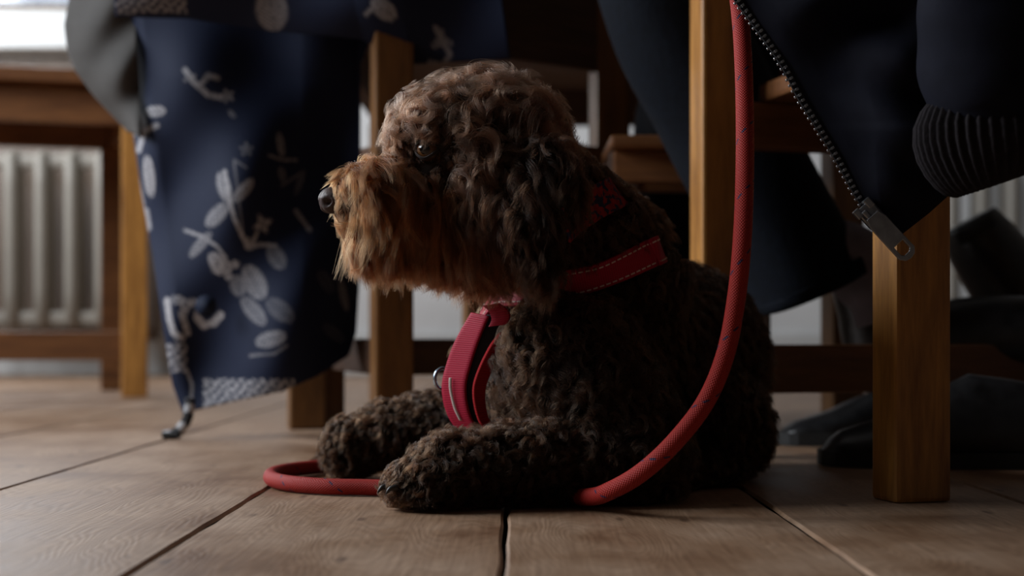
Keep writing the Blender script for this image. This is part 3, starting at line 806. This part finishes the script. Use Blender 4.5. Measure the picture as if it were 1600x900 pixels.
# keeper loop joining the two straps
lp = [P(768, 478, 1.272), P(778, 486, 1.268), P(783, 498, 1.268), P(778, 510, 1.272)]
ribbon('keeper_loop', [(q + Vector((-0.008, 0.004, 0)), q + Vector((0.008, -0.004, 0.002))) for q in catmull(lp, 6)], M['red'], hn, 0.004, nx=3)
ring_pts = []
for k in range(24):
    a = 2 * math.pi * k / 24
    ring_pts.append(P(692, 592, 1.350) + Vector((math.cos(a) * 0.0075, math.cos(a) * 0.003, math.sin(a) * 0.010)))
o = link('d_ring', loft('d_ring', ring_pts + ring_pts[:1], [(0.0018, 0.0018)] * 25, 10, cap=False), M['steel'], hn); tag(o, 'bluish metal ring')

cl_ = empty('dog_collar'); tag(cl_, 'dark red woven collar round the dog\'s neck behind the ear', 'collar')
cp = list(collar_pts)
for q in ((962, 302, 1.39), (952, 312, 1.43), (930, 340, 1.47), (890, 380, 1.48)):
    lc, ln, _i, _d = bvh.find_nearest(P(*q)); cp.append((lc + ln * 0.007, ln))
rows, nor = strap_rows(cp, 0.030)
ribbon('collar_band', rows, M['collar'], cl_, 0.003)

def rope_mat():
    m, nt, b, N, L = new_mat('red_braided_rope')
    uv = N.new('ShaderNodeUVMap'); sp = N.new('ShaderNodeSeparateXYZ'); L.new(uv.outputs[0], sp.inputs[0])
    def math_(op, a, b_=None, c_=None):
        n = N.new('ShaderNodeMath'); n.operation = op
        for i, x in enumerate((a, b_, c_)):
            if x is None: continue
            if isinstance(x, (int, float)): n.inputs[i].default_value = x
            else: L.new(x, n.inputs[i])
        return n.outputs[0]
    U, V_ = sp.outputs[0], sp.outputs[1]
    # two sets of crossing yarns
    s1 = math_('SINE', math_('ADD', math_('MULTIPLY', U, 6.2832 * 20), math_('MULTIPLY', V_, 2300)))
    s2 = math_('SINE', math_('SUBTRACT', math_('MULTIPLY', U, 6.2832 * 20), math_('MULTIPLY', V_, 2300)))
    h = math_('MULTIPLY', math_('ADD', s1, s2), 0.5)
    r = ramp(N, [(0.0, (0.22, 0.011, 0.008)), (1.0, (0.40, 0.026, 0.019))])
    hn_ = math_('MULTIPLY_ADD', h, 0.5, 0.5); L.new(hn_, r.inputs['Fac'])
    # sparse dark blue tracer yarns winding round
    ph = math_('FRACT', math_('ADD', math_('MULTIPLY', U, 1.0), math_('MULTIPLY', V_, 17.0)))
    band = math_('LESS_THAN', ph, 0.045)
    dash = math_('GREATER_THAN', math_('SINE', math_('MULTIPLY', V_, 700.0)), 0.1)
    msk = math_('MULTIPLY', band, dash)
    mx = N.new('ShaderNodeMix'); mx.data_type = 'RGBA'; L.new(msk, mx.inputs[0]); L.new(r.outputs['Color'], mx.inputs[6]); mx.inputs[7].default_value = (0.035, 0.02, 0.06, 1)
    L.new(mx.outputs[2], b.inputs['Base Color']); b.inputs['Roughness'].default_value = 0.6
    b.inputs['Specular IOR Level'].default_value = 0.2
    bp = N.new('ShaderNodeBump'); bp.inputs['Strength'].default_value = 0.6; bp.inputs['Distance'].default_value = 0.0008
    L.new(hn_, bp.inputs['Height']); L.new(bp.outputs['Normal'], b.inputs['Normal'])
    return m
M['rope'] = rope_mat()
rr_ = 0.0076
fz = lambda px, Y: Vector(((px - CX) * Y / F, Y, rr_ + 0.0005))
rp = [Vector((0.36, 1.90, 0.48)), Vector((0.352, 1.845, 0.60)), Vector((0.345, 1.79, 0.668)), Vector((0.325, 1.70, 0.675)), Vector((0.27, 1.50, 0.66)), Vector((0.205, 1.32, 0.59)), P(1138, -110, 1.25), P(1155, 10, 1.24), P(1162, 110, 1.215), P(1164, 240, 1.18), P(1160, 370, 1.15), P(1150, 470, 1.15), P(1133, 555, 1.15),
      P(1101, 630, 1.15), P(1050, 695, 1.15), P(1000, 740, 1.158), P(955, 766, 1.175), P(925, 776, 1.205), fz(880, 1.245), fz(760, 1.27), fz(680, 1.300), fz(590, 1.315),
      fz(510, 1.325), fz(452, 1.352), fz(425, 1.395), fz(430, 1.45), fz(470, 1.50), fz(530, 1.535), fz(610, 1.56), fz(700, 1.58)]
path = catmull(rp, 14)
ro = empty('dog_leash'); tag(ro, 'thick red braided rope leash hanging beside the dog and looping under its paws', 'leash')
link('rope', loft('rope', path, [(rr_, rr_)] * len(path), 20, uv=True), M['rope'], ro)

# ------------------------------------------------------------------ navy floral coat at left
def interp(y, tabl):
    xs, vs = zip(*tabl); return np.interp(y, xs, vs)
def seg_d(X, Y, pts):
    d = np.full(X.shape, 1e9)
    for (x0, y0), (x1, y1) in zip(pts[:-1], pts[1:]):
        dx, dy = x1 - x0, y1 - y0; t_ = np.clip(((X - x0) * dx + (Y - y0) * dy) / (dx * dx + dy * dy + 1e-9), 0, 1)
        d = np.minimum(d, np.hypot(X - x0 - t_ * dx, Y - y0 - t_ * dy))
    return d
def floral_print(X, Y, shapes):
    """flat textile print: 0 ground, up to 1 pale thread"""
    m = np.zeros(X.shape)
    for sh in shapes:
        if sh[0] == 'leaf':
            _, cx, cy, a, b, ang, val = sh
            c_, s_ = math.cos(math.radians(ang)), math.sin(math.radians(ang))
            u_ = (X - cx) * c_ + (Y - cy) * s_; v_ = -(X - cx) * s_ + (Y - cy) * c_
            r_ = np.abs(v_) / (b * np.sqrt(np.clip(1 - (u_ / a) ** 2, 1e-6, 1)) ) + (np.abs(u_) > a) * 9
            vein = 0.75 + 0.25 * np.cos(u_ * 0.9 + np.abs(v_) * 0.8)
            mm = np.clip((1.05 - r_) * 5, 0, 1) * val * vein * np.where(np.abs(v_) < 1.0, 0.45, 1)
        elif sh[0] == 'stem':
            _, pts, w_, val = sh
            mm = np.clip((w_ - seg_d(X, Y, pts)) / 1.2 + 0.5, 0, 1) * val
        elif sh[0] == 'flower':
            _, cx, cy, r_, n_, val = sh
            d = np.hypot(X - cx, Y - cy); an = np.arctan2(Y - cy, X - cx)
            R_ = r_ * (0.72 + 0.28 * np.cos(n_ * an + cx))
            mm = np.clip((R_ - d) / 2.5, 0, 1) * val * (0.65 + 0.35 * np.cos(d * 0.75)) 
        else:
            _, x0, y0, x1, y1, val = sh    # lace-like band
            inside = ((X > x0) & (X < x1) & (Y > y0) & (Y < y1))
            nz_ = np.sin(X * 0.55 + 2 * np.sin(Y * 0.31)) + np.sin(Y * 0.62 + 2.2 * np.sin(X * 0.23)) + np.sin((X + Y) * 0.37)
            mm = inside * np.clip(nz_ * 0.5 + 0.55, 0, 1) * val
        m = np.maximum(m, mm)
    return m
def fabric_mat(name, ground, pale, rough=0.75):
    m, nt, b, N, L = new_mat(name)
    at = N.new('ShaderNodeAttribute'); at.attribute_name = 'print'
    tc = N.new('ShaderNodeTexCoord'); nz = N.new('ShaderNodeTexNoise'); nz.inputs['Scale'].default_value = 260; nz.inputs['Detail'].default_value = 2
    L.new(tc.outputs['Object'], nz.inputs['Vector'])
    r = ramp(N, [(0.35, tuple(c * 0.55 for c in pale)), (0.65, pale)]); L.new(nz.outputs['Fac'], r.inputs['Fac'])
    mx = N.new('ShaderNodeMix'); mx.data_type = 'RGBA'; L.new(at.outputs['Fac'], mx.inputs[0]); mx.inputs[6].default_value = (*ground, 1); L.new(r.outputs['Color'], mx.inputs[7])
    L.new(mx.outputs[2], b.inputs['Base Color']); b.inputs['Roughness'].default_value = rough; b.inputs['Specular IOR Level'].default_value = 0.25
    bp = N.new('ShaderNodeBump'); bp.inputs['Strength'].default_value = 0.2; bp.inputs['Distance'].default_value = 0.001
    L.new(nz.outputs['Fac'], bp.inputs['Height']); L.new(bp.outputs['Normal'], b.inputs['Normal'])
    return m
M['floral'] = fabric_mat('navy_floral_cotton', (0.0058, 0.0115, 0.036), (0.58, 0.57, 0.60))

def cloth(name, xl, xr, y0, ybot, depth, nr, nc, mat, parent, shapes=None, th=0.0025):
    tt = np.linspace(0, 1, nr)[:, None]; uu_ = np.linspace(0, 1, nc)[None]
    yb = interp(uu_, ybot); yy = y0 + (yb - y0) * tt
    xx = interp(yy, xl) * (1 - uu_) + interp(yy, xr) * uu_
    dd = depth(xx, yy, uu_, tt)
    V = np.stack([(xx - CX) * dd / F, dd, H - (yy - HY) * dd / F], -1)
    me = grid_mesh(name, V)
    at = me.attributes.new('print', 'FLOAT', 'POINT')
    pr_ = floral_print(xx, yy, shapes) if shapes else np.zeros(xx.shape)
    at.data.foreach_set('value', pr_.astype(np.float32).ravel())
    o = link(name, me, mat, parent); solid(o, th); return o

coat = empty('floral_coat'); tag(coat, 'navy cotton coat with pale floral print hanging to the floor at left', 'coat')
shapes = [
 ('stem', [(352, 268), (356, 300), (366, 340), (380, 372), (388, 386)], 3.2, .75), ('leaf', 351, 292, 24, 11, 75, .7), ('leaf', 380, 298, 24, 9, -50, .75), ('leaf', 340, 336, 24, 12, -48, .6),
 ('stem', [(380, 372), (366, 250), (384, 262)], 1.6, .3), ('flower', 385, 234, 13, 5, .35), ('stem', [(290, 360), (318, 370), (340, 385), (352, 402)], 2.6, .6), ('leaf', 314, 382, 26, 8, -50, .55),
 ('flower', 353, 417, 24, 4, .95), ('leaf', 340, 412, 20, 12, 60, .9), ('flower', 410, 350, 17, 4, .85), ('stem', [(388, 386), (396, 375), (402, 362)], 2.5, .7),
 ('stem', [(388, 388), (405, 382), (430, 384)], 3.0, .6), ('flower', 389, 380, 11, 3, .8), ('leaf', 398, 441, 30, 18, 62, .55), ('leaf', 372, 446, 18, 13, 70, .45), ('leaf', 397, 486, 28, 13, 50, .42),
 ('leaf', 432, 402, 22, 14, 60, .35), ('leaf', 424, 530, 25, 13, -15, .55), ('stem', [(392, 556), (430, 552), (448, 540)], 2, .35), ('leaf', 438, 485, 26, 15, 40, .22),
 ('leaf', 438, 226, 20, 6, 80, .55), ('stem', [(420, 243), (440, 250), (462, 250)], 2, .4), ('leaf', 440, 272, 12, 6, 80, .3), ('leaf', 468, 285, 22, 5, -70, .2), ('stem', [(440, 290), (470, 270)], 2, .2), ('stem', [(462, 330), (484, 360)], 3.5, .4),
 ('flower', 355, 150, 13, 5, .75), ('stem', [(290, 110), (305, 130), (325, 148), (345, 152)], 4.5, .55), ('stem', [(312, 135), (325, 118), (340, 122)], 4, .5), ('flower', 297, 122, 12, 4, .45), ('leaf', 362, 178, 8, 4, 50, .4),
 ('stem', [(205, 82), (208, 120), (205, 150)], 6, .55), ('leaf', 244, 174, 16, 9, -5, .85), ('leaf', 220, 185, 18, 8, 70, .7), ('stem', [(218, 235), (226, 205), (246, 196)], 4, .65), ('flower', 217, 205, 11, 4, .7),
 ('leaf', 234, 275, 34, 9, 84, .9), ('leaf', 222, 310, 40, 4, 80, .6), ('stem', [(228, 330), (232, 355)], 6, .55),
 ('flower', 290, 476, 20, 3, .85), ('stem', [(262, 470), (266, 500), (272, 520), (285, 528)], 4.5, .85), ('stem', [(284, 490), (293, 520)], 5, .8), ('flower', 277, 524, 9, 3, .8), ('flower', 268, 470, 11, 4, .7),
 ('stem', [(308, 496), (318, 508), (335, 504), (345, 492)], 6, .9), ('stem', [(308, 496), (307, 488)], 4, .6),
 ('lace', 256, 536, 292, 582, .75), ('stem', [(290, 575), (300, 600), (299, 625)], 2.5, .65),
 ('lace', 318, 592, 460, 640, .72), ('leaf', 536, 462, 26, 6, 78, .5), ('leaf', 508, 440, 20, 10, 60, .12), ('leaf', 520, 520, 22, 9, 40, .12),
]
def d_main(x, y, u_, t_):
    top = np.clip((-95 - y) / 60, 0, 1)
    return (2.045 + 0.022 * np.sin((x - 60 - 0.30 * y) / 47.0) * np.clip((y + 40) / 160, 0.1, 1) + 0.012 * np.sin((x + 0.55 * y) / 31.0) * np.clip(y / 300, 0, 1)
            + 0.05 * np.clip((x - 470) / 90, 0, 1) ** 1.6 + 0.05 * np.clip((235 + (y - 100) * .12 - x) / 40, 0, 1) ** 2 + 0.35 * top)
cloth('coat_panel', [(-160, 172), (0, 178), (80, 195), (200, 208), (300, 222), (400, 240), (500, 254), (600, 270), (650, 288)],
      [(-160, 640), (60, 580), (100, 563), (400, 562), (450, 560), (520, 556), (570, 540), (650, 520)], -150,
      [(0, 645), (0.10, 640), (0.65, 612), (0.85, 588), (1, 556)], d_main, 300, 200, M['floral'], coat, shapes)
sh2 = [('leaf', 425, 15, 34, 26, 80, .55), ('leaf', 600, 14, 24, 15, 40, .65), ('stem', [(572, 22), (592, 2)], 3, .6), ('lace', 182, -8, 292, 20, .55),
       ('flower', 690, 62, 20, 3, .4), ('stem', [(680, 42), (692, 66), (704, 84), (694, 98)], 4, .4), ('stem', [(672, 96), (686, 100)], 4, .35)]
def d_flap(x, y, u_, t_):
    return 1.930 - 0.02 * np.sin(np.clip(t_, 0, 1) * math.pi * 0.9) + 0.014 * np.sin(x / 52.0 + y / 60) + 0.05 * t_ ** 4 + 0.35 * np.clip((-120 - y) / 60, 0, 1)
cloth('coat_upper_fold', [(-180, 170), (20, 180), (40, 190), (110, 200)], [(-180, 760), (110, 800)], -170,
      [(0, 26), (0.18, 28), (0.36, 46), (0.62, 60), (0.74, 100), (1, 92)], d_flap, 90, 220, M['floral'], coat, sh2)
M['grey'] = plain('grey_woven_lining', (0.058, 0.054, 0.051), 0.9, noise=0.10, scale=14, bump=0.3)
def d_lin(x, y, u_, t_):
    return 2.10 - 0.05 * np.sin(u_ * math.pi * 0.62) + 0.010 * np.sin((x + y * 0.8) / 16.0) * u_ + 0.35 * np.clip((-120 - y) / 60, 0, 1)
cloth('coat_lining', [(-180, 128), (0, 108), (40, 101), (80, 106), (110, 118), (150, 148), (180, 176), (200, 196), (215, 206)], [(-180, 210), (0, 212), (80, 214), (215, 222)], -170,
      [(0, 205), (1, 214)], d_lin, 80, 40, M['grey'], coat)
def cord_mat():
    m, nt, b, N, L = new_mat('black_and_white_cord')
    uv = N.new('ShaderNodeUVMap'); wv = N.new('ShaderNodeTexWave'); wv.bands_direction = 'Y'; wv.inputs['Scale'].default_value = 11; wv.inputs['Distortion'].default_value = 2
    L.new(uv.outputs[0], wv.inputs['Vector'])
    r = ramp(N, [(0.60, (0.012, 0.012, 0.016)), (0.70, (0.42, 0.42, 0.44))]); L.new(wv.outputs['Fac'], r.inputs['Fac']); L.new(r.outputs['Color'], b.inputs['Base Color'])
    b.inputs['Roughness'].default_value = 0.8
    return m
M['cord'] = cord_mat()
cpts = [P(297, 622, 2.03), P(295, 645, 2.03), P(288, 663, 2.03), P(274, 677, 2.035), P(256, 681, 2.04)]
pth = catmull(cpts, 8); link('drawcord', loft('drawcord', pth, [(0.0075, 0.005)] * len(pth), 12, uv=True), M['cord'], coat)
o = box('cord_stop', P(268, 680, 2.03), (0.026, 0.014, 0.009), M['rubber'], coat, bevel=0.003)
bm = bmesh.new(); bmesh.ops.create_cone(bm, cap_ends=True, segments=28, radius1=0.0155, radius2=0.014, depth=0.003)
for v in bm.verts: v.co = Vector((v.co.x, v.co.z, v.co.y))
M['button'] = plain('dark_button', (0.007, 0.012, 0.030), 0.75, spec=0.2)
o = link('button', from_bm('button', bm), M['button'], coat); o.location = P(322, 478, 2.024)

# ------------------------------------------------------------------ navy jacket with zip at right
M['jacket'] = plain('dark_navy_nylon', (0.0062, 0.0068, 0.0130), 0.85, noise=0.10, scale=40, bump=0.25, spec=0.12)
M['cuff'] = plain('charcoal_ribbed_knit', (0.013, 0.0105, 0.0125), 0.95, noise=0.2, scale=300, bump=0.3, spec=0.2)
M['gun'] = plain('gunmetal', (0.36, 0.37, 0.39), 0.34, metal=1.0, noise=0.10, scale=120)
jk = empty('zip_jacket'); tag(jk, 'dark navy zip jacket with ribbed cuff draped over the near chair at right', 'jacket')
zipx = [(-120, 1215), (0, 1152), (50, 1190), (100, 1224), (150, 1250), (200, 1281), (250, 1311), (300, 1338), (340, 1364), (366, 1402)]
JY = 1.190
def d_j(x, y, u_, t_):
    puff = 0.030 * np.sin(np.clip(u_, 0, 1) * math.pi) ** 0.7 * np.clip((372 - y) / 170, 0.05, 1)
    f = 0.010 * np.sin((x * 0.8 + y * 0.55) / 34.0 + 1.3 * np.sin(y / 60)) * np.clip(u_ * 4, 0, 1) * np.clip((372 - y) / 120, 0.05, 1)
    f2 = 0.006 * np.sin((x * 0.35 - y) / 17.0) * np.clip(u_ * 3 - 0.3, 0, 1) * np.clip((372 - y) / 120, 0.05, 1)
    return JY - puff + f + f2 + 0.4 * np.clip((-25 - y) / 100, 0, 1) ** 1.2
cloth('jacket_front', zipx, [(-120, 1700), (190, 1680), (240, 1560), (285, 1500), (330, 1450), (366, 1404)], -110,
      [(0, 366), (1, 366)], d_j, 160, 120, M['jacket'], jk, th=0.004)
zl = [P(x, y, JY - 0.004) for y, x in zipx[1:-1]]; zl[0] = P(1138, -20, JY - 0.004)
zc = catmull(zl, 16)
zrows = []
for i, p in enumerate(zc):
    t_ = (zc[min(i + 1, len(zc) - 1)] - zc[max(i - 1, 0)]).normalized(); sd_ = t_.cross(Vector((0, 1, 0))).normalized()
    if sd_.x < 0: sd_ = -sd_
    zrows.append((p - sd_ * 0.003, p + sd_ * 0.013))
M['tape'] = plain('black_zip_tape', (0.006, 0.006, 0.009), 0.9)
ribbon('zip_tape', zrows, M['tape'], jk, 0.002, nx=2)
dl = [0]
for k in range(1, len(zc)): dl.append(dl[-1] + (zc[k] - zc[k - 1]).length)
bm = bmesh.new()
for (cx_, cy_, sx_, sy_) in ((0, 0, 0.0030, 0.0022), (-0.0026, 0.0, 0.0034, 0.0013), (-0.0045, 0, 0.0016, 0.0022)):
    vs = bmesh.ops.create_cube(bm, size=1)['verts']
    for v in vs: v.co = Vector((cx_ + v.co.x * sx_, v.co.y * 0.0026, cy_ + v.co.z * sy_))
bmesh.ops.bevel(bm, geom=list(bm.edges), offset=0.0004, segments=1, affect='EDGES')
tooth = from_bm('zip_tooth', bm); tooth.materials.append(M['gun'])
s_ = 0.004
while s_ < dl[-1] - 0.003:
    k = next(i for i in range(1, len(dl)) if dl[i] >= s_)
    f_ = (s_ - dl[k - 1]) / (dl[k] - dl[k - 1]); p = zc[k - 1].lerp(zc[k], f_); d = (zc[k] - zc[k - 1]).normalized()
    ang = math.atan2(d.z, d.x)
    o = link('zip_tooth', tooth, None, jk, smooth=False)
    o.location = p + Vector((0, -0.0018, 0)); o.rotation_euler = (0, -(ang + math.pi / 2), 0)
    s_ += 0.0052
# slider and pull, lying along e (down-right)
Ys = JY - 0.016
o_ = P(1366, 345, Ys); e = (P(1420, 400, Ys) - P(1352, 326, Ys)).normalized(); f = Vector((e.z, 0, -e.x))
if f.x < 0: f = -f
rotm = Matrix((e, Vector((0, 1, 0)), e.cross(Vector((0, 1, 0))))).transposed().to_euler()
k_ = Ys / F
def zbox(name, a, b, wa, y_, dims, bev):
    q = box(name, o_ + e * (a * k_) + f * (b * k_) + Vector((0, y_, 0)), (dims[0] * k_, dims[1], dims[2] * k_), M['gun'], jk, bevel=bev); q.rotation_euler = rotm; return q
zbox('slider_body', -10, 4, 0, 0.004, (38, 0.005, 32), 0.0015)
zbox('slider_wing', -24, -10, 0, 0.003, (16, 0.004, 12), 0.001)
zbox('slider_wing', -26, 14, 0, 0.003, (16, 0.004, 12), 0.001)
zbox('slider_bridge', 0, -4, 0, -0.0035, (46, 0.004, 10), 0.0015)
# pull tab with a window at its end
bm = bmesh.new()
outl = [(-14, -12), (0, -16), (66, -16), (74, -9), (76, 0), (74, 9), (66, 16), (0, 16), (-14, 12)]
hole = [(46, -9), (62, -9), (66, -5), (66, 5), (62, 9), (46, 9)]
ov = [bm.verts.new(o_ + e * ((a + 4) * k_) + f * (b * k_) + Vector((0, -0.007, 0))) for a, b in outl]
hv = [bm.verts.new(o_ + e * ((a + 4) * k_) + f * (b * k_) + Vector((0, -0.007, 0))) for a, b in hole]
ed_ = [bm.edges.new((ov[i], ov[(i + 1) % len(ov)])) for i in range(len(ov))] + [bm.edges.new((hv[i], hv[(i + 1) % len(hv)])) for i in range(len(hv))]
bmesh.ops.triangle_fill(bm, use_beauty=True, use_dissolve=False, edges=ed_)
pt = link('pull_tab', from_bm('pull_tab', bm), M['gun'], jk, smooth=False); solid(pt, 0.0022)
bv = pt.modifiers.new('b', 'BEVEL'); bv.width = 0.0006; bv.segments = 2; bv.limit_method = 'ANGLE'

# sleeve and cuff
sl = catmull([P(1560, -150, 1.13), P(1548, -40, 1.105), P(1545, 40, 1.10), P(1548, 100, 1.10), P(1556, 140, 1.105), P(1562, 165, 1.11)], 10)
n = len(sl)
def sl_r(i, a): return 1 + 0.018 * math.sin(i * 0.45 + 2 * math.sin(a)) + 0.02 * math.sin(3 * a + i * 0.2)
rad = [(0.0545 * (1 if k < n - 14 else 1 - 0.16 * ((k - n + 14) / 13) ** 2), 0.045) for k in range(n)]
link('sleeve', loft('sleeve', sl, rad, 48, rad_fn=sl_r), M['jacket'], jk)
ribs = 46
cprof = [(148, .043), (160, .050), (180, .060), (200, .0655), (220, .066), (240, .063), (258, .057), (272, .050), (281, .043), (284, .036), (278, .034), (250, .036), (215, .037)]
cpath = [P(1563 + (y - 150) * 0.02, y, 1.108) for y, r_ in cprof]
verts = []; faces = []; sg = ribs * 6
for (y, r_), c in zip(cprof, cpath):
    for k in range(sg):
        a = 2 * math.pi * k / sg
        q = r_ * (1 + 0.035 * math.cos(ribs * a))
        sw = (y - 150) * 0.0006
        verts.append(c + Vector((q * math.cos(a + sw), q * 0.62 * math.sin(a + sw), 0.012 * math.cos(a) * ((y - 200) / 80))))
for i in range(len(cprof) - 1):
    for k in range(sg):
        k2 = (k + 1) % sg; faces.append((i * sg + k, i * sg + k2, (i + 1) * sg + k2, (i + 1) * sg + k))
link('ribbed_cuff', mesh_py('ribbed_cuff', verts, faces), M['cuff'], jk)

# ------------------------------------------------------------------ person in jeans behind, dark boots, shoes
M['denim'] = plain('shaded_blue_denim', (0.0022, 0.0040, 0.0085), 0.9, noise=0.18, scale=120, bump=0.35, spec=0.2)  # colour lowered to stand in for shade cast by chairs and sitters
M['thread'] = plain('blue_grey_seam', (0.030, 0.046, 0.075), 0.9)
M['sock'] = plain('grey_lilac_sock', (0.17, 0.155, 0.185), 0.95)
pe = empty('person'); tag(pe, 'person in dark blue jeans and black boots on the low stool, legs only', 'person')
ax = catmull([P(1120, -260, 1.98), P(1005, -120, 1.90), P(1020, -40, 1.86), P(1062, 60, 1.85), P(1142, 212, 1.86), P(1255, 430, 1.87), P(1259, 437, 1.87)], 10)
n = len(ax)
def j_r(i, a): return 1 + 0.03 * math.sin(2.3 * a + i * 0.23) + 0.02 * math.sin(5 * a - i * .4)
jr = [(0.086 - 0.004 * math.sin(k / n * 3) , 0.075) for k in range(n)]
je = link('trouser_leg', loft('trouser_leg', ax, jr, 40, cap=False, rad_fn=j_r), M['denim'], pe); solid(je, 0.003)
hem = ax[-8:]
h = link('trouser_hem', loft('trouser_hem', hem, [(0.0845, 0.077)] * 8, 40, cap=False, rad_fn=lambda i, a: j_r(n - 8 + i, a)), M['denim'], je); solid(h, 0.003)
sk = catmull([P(1225, 385, 1.87), P(1290, 395, 1.87), P(1335, 410, 1.87), P(1368, 460, 1.87), P(1380, 500, 1.87)], 6)
link('sock', loft('sock', sk, [(0.047, 0.05)] * len(sk), 24), M['sock'], pe)
def boot(name, parent, pts, radii, sole=None, label=None):
    c = catmull(pts, 8); rs = []
    for k in range(len(c)):
        q = k / 8; i = min(int(q), len(radii) - 2); fr = q - i
        rs.append((radii[i][0] * (1 - fr) + radii[i + 1][0] * fr, radii[i][1] * (1 - fr) + radii[i + 1][1] * fr))
    return link(name, loft(name, c, rs, 28), M['black'], parent)
boot('boot', pe, [P(1352, 425, 1.88), P(1368, 480, 1.88), P(1390, 530, 1.88), P(1440, 545, 1.88), P(1520, 525, 1.87), P(1600, 520, 1.86), P(1665, 530, 1.85), P(1680, 535, 1.85)],
     [(.046, .05), (.050, .05), (.060, .05), (.062, .048), (.052, .045), (.048, .045), (.036, .04), (.01, .01)])
boot('boot', pe, [P(1512, 345, 2.05), P(1530, 375, 2.05), P(1570, 430, 2.06), P(1630, 500, 2.07), P(1700, 560, 2.08)],
     [(.040, .05), (.050, .055), (.058, .055), (.065, .055), (.06, .05)])
ax2 = catmull([Vector((0.33, 1.96, 0.505)), Vector((0.30, 2.10, 0.515)), Vector((0.275, 2.26, 0.515)), Vector((0.262, 2.345, 0.465)), Vector((0.255, 2.36, 0.36)), Vector((0.245, 2.36, 0.22)), Vector((0.242, 2.36, 0.09))], 8)
jr2 = [(0.080 - 0.012 * k / len(ax2), 0.074 - 0.010 * k / len(ax2)) for k in range(len(ax2))]
je2 = link('trouser_leg', loft('trouser_leg', ax2, jr2, 36, up=Vector((1, 0, 0)), rad_fn=j_r), M['denim'], pe)
boot('boot', pe, [Vector((0.243, 2.365, 0.15)), Vector((0.243, 2.365, 0.09)), Vector((0.243, 2.375, 0.055)), Vector((0.243, 2.44, 0.048)), Vector((0.243, 2.53, 0.042)), Vector((0.243, 2.565, 0.04))],
     [(.045, .045), (.046, .046), (.050, .050), (.044, .044), (.040, .040), (.012, .012)])
sw = catmull([P(1496, 372, 1.99), P(1520, 362, 1.985), P(1550, 342, 1.99)], 6)
link('boot_strap', loft('boot_strap', sw, [(.010, .004)] * len(sw), 10), M['rubber'], pe)

def shoe(label, toe_px, Y, heel_dx, length_rows, yaw_dy=0.06, hgt=1.0):
    """low leather shoe on the floor, toe to the left"""
    root = empty('shoe'); tag(root, label, 'shoe', group='dark shoes on the floor under the chairs')
    x0 = (toe_px - CX) * Y / F; L_ = 0.27
    us = np.linspace(0, 1, 26); sg = 28; verts = []; faces = []
    top = lambda u_: hgt * np.interp(u_, [0, .06, .25, .45, .6, .75, .92, 1], [.018, .038, .056, .085, .105, .100, .092, .06])
    wid = lambda u_: np.interp(u_, [0, .05, .25, .4, .65, .9, 1], [.008, .032, .047, .044, .036, .034, .014])
    for u_ in us:
        for k in range(sg):
            a = 2 * math.pi * k / sg
            z = 0.016 + (top(u_) - 0.016) * max(0, math.sin(a)) ** 0.8 + 0.004 * min(0, math.sin(a))
            verts.append((x0 + heel_dx * L_ * u_, Y + yaw_dy * u_ + 0.03 + wid(u_) * math.cos(a), z))
    for i in range(len(us) - 1):
        for k in range(sg):
            k2 = (k + 1) % sg; faces.append((i * sg + k, (i + 1) * sg + k, (i + 1) * sg + k2, i * sg + k2))
    faces.append(tuple(range(sg))); faces.append(tuple(range((len(us) - 1) * sg, len(us) * sg))[::-1])
    link('shoe_upper', mesh_py('shoe_upper', verts, faces), M['black'], root)
    bm = bmesh.new(); up_ = []; lo = []
    ring = [(u_, 1) for u_ in us] + [(u_, -1) for u_ in us[::-1]]
    for u_, s2 in ring:
        x = x0 + heel_dx * (L_ * u_) - heel_dx * 0.003 * (1 - 2 * u_); y = Y + yaw_dy * u_ + 0.03 + s2 * (wid(u_) + 0.004)
        up_.append(bm.verts.new((x, y, 0.018))); lo.append(bm.verts.new((x, y, 0.0008)))
    m_ = len(ring)
    for i in range(m_):
        j = (i + 1) % m_; bm.faces.new((up_[i], up_[j], lo[j], lo[i]))
    bm.faces.new(up_); bm.faces.new(lo[::-1])
    link('shoe_sole', from_bm('shoe_sole', bm), M['rubber'], root, smooth=False)
shoe('black leather shoe just left of the near chair leg, toe to the left', 1293, 1.60, 1, None, -0.03)
shoe('black leather shoe farther back, its toe beside the dog\'s rump', 1224, 1.90, 1, None, 0.05, 0.8)
shoe('black leather shoe at the right edge, right of the near chair leg', 1522, 1.72, 1, None, 0.05)
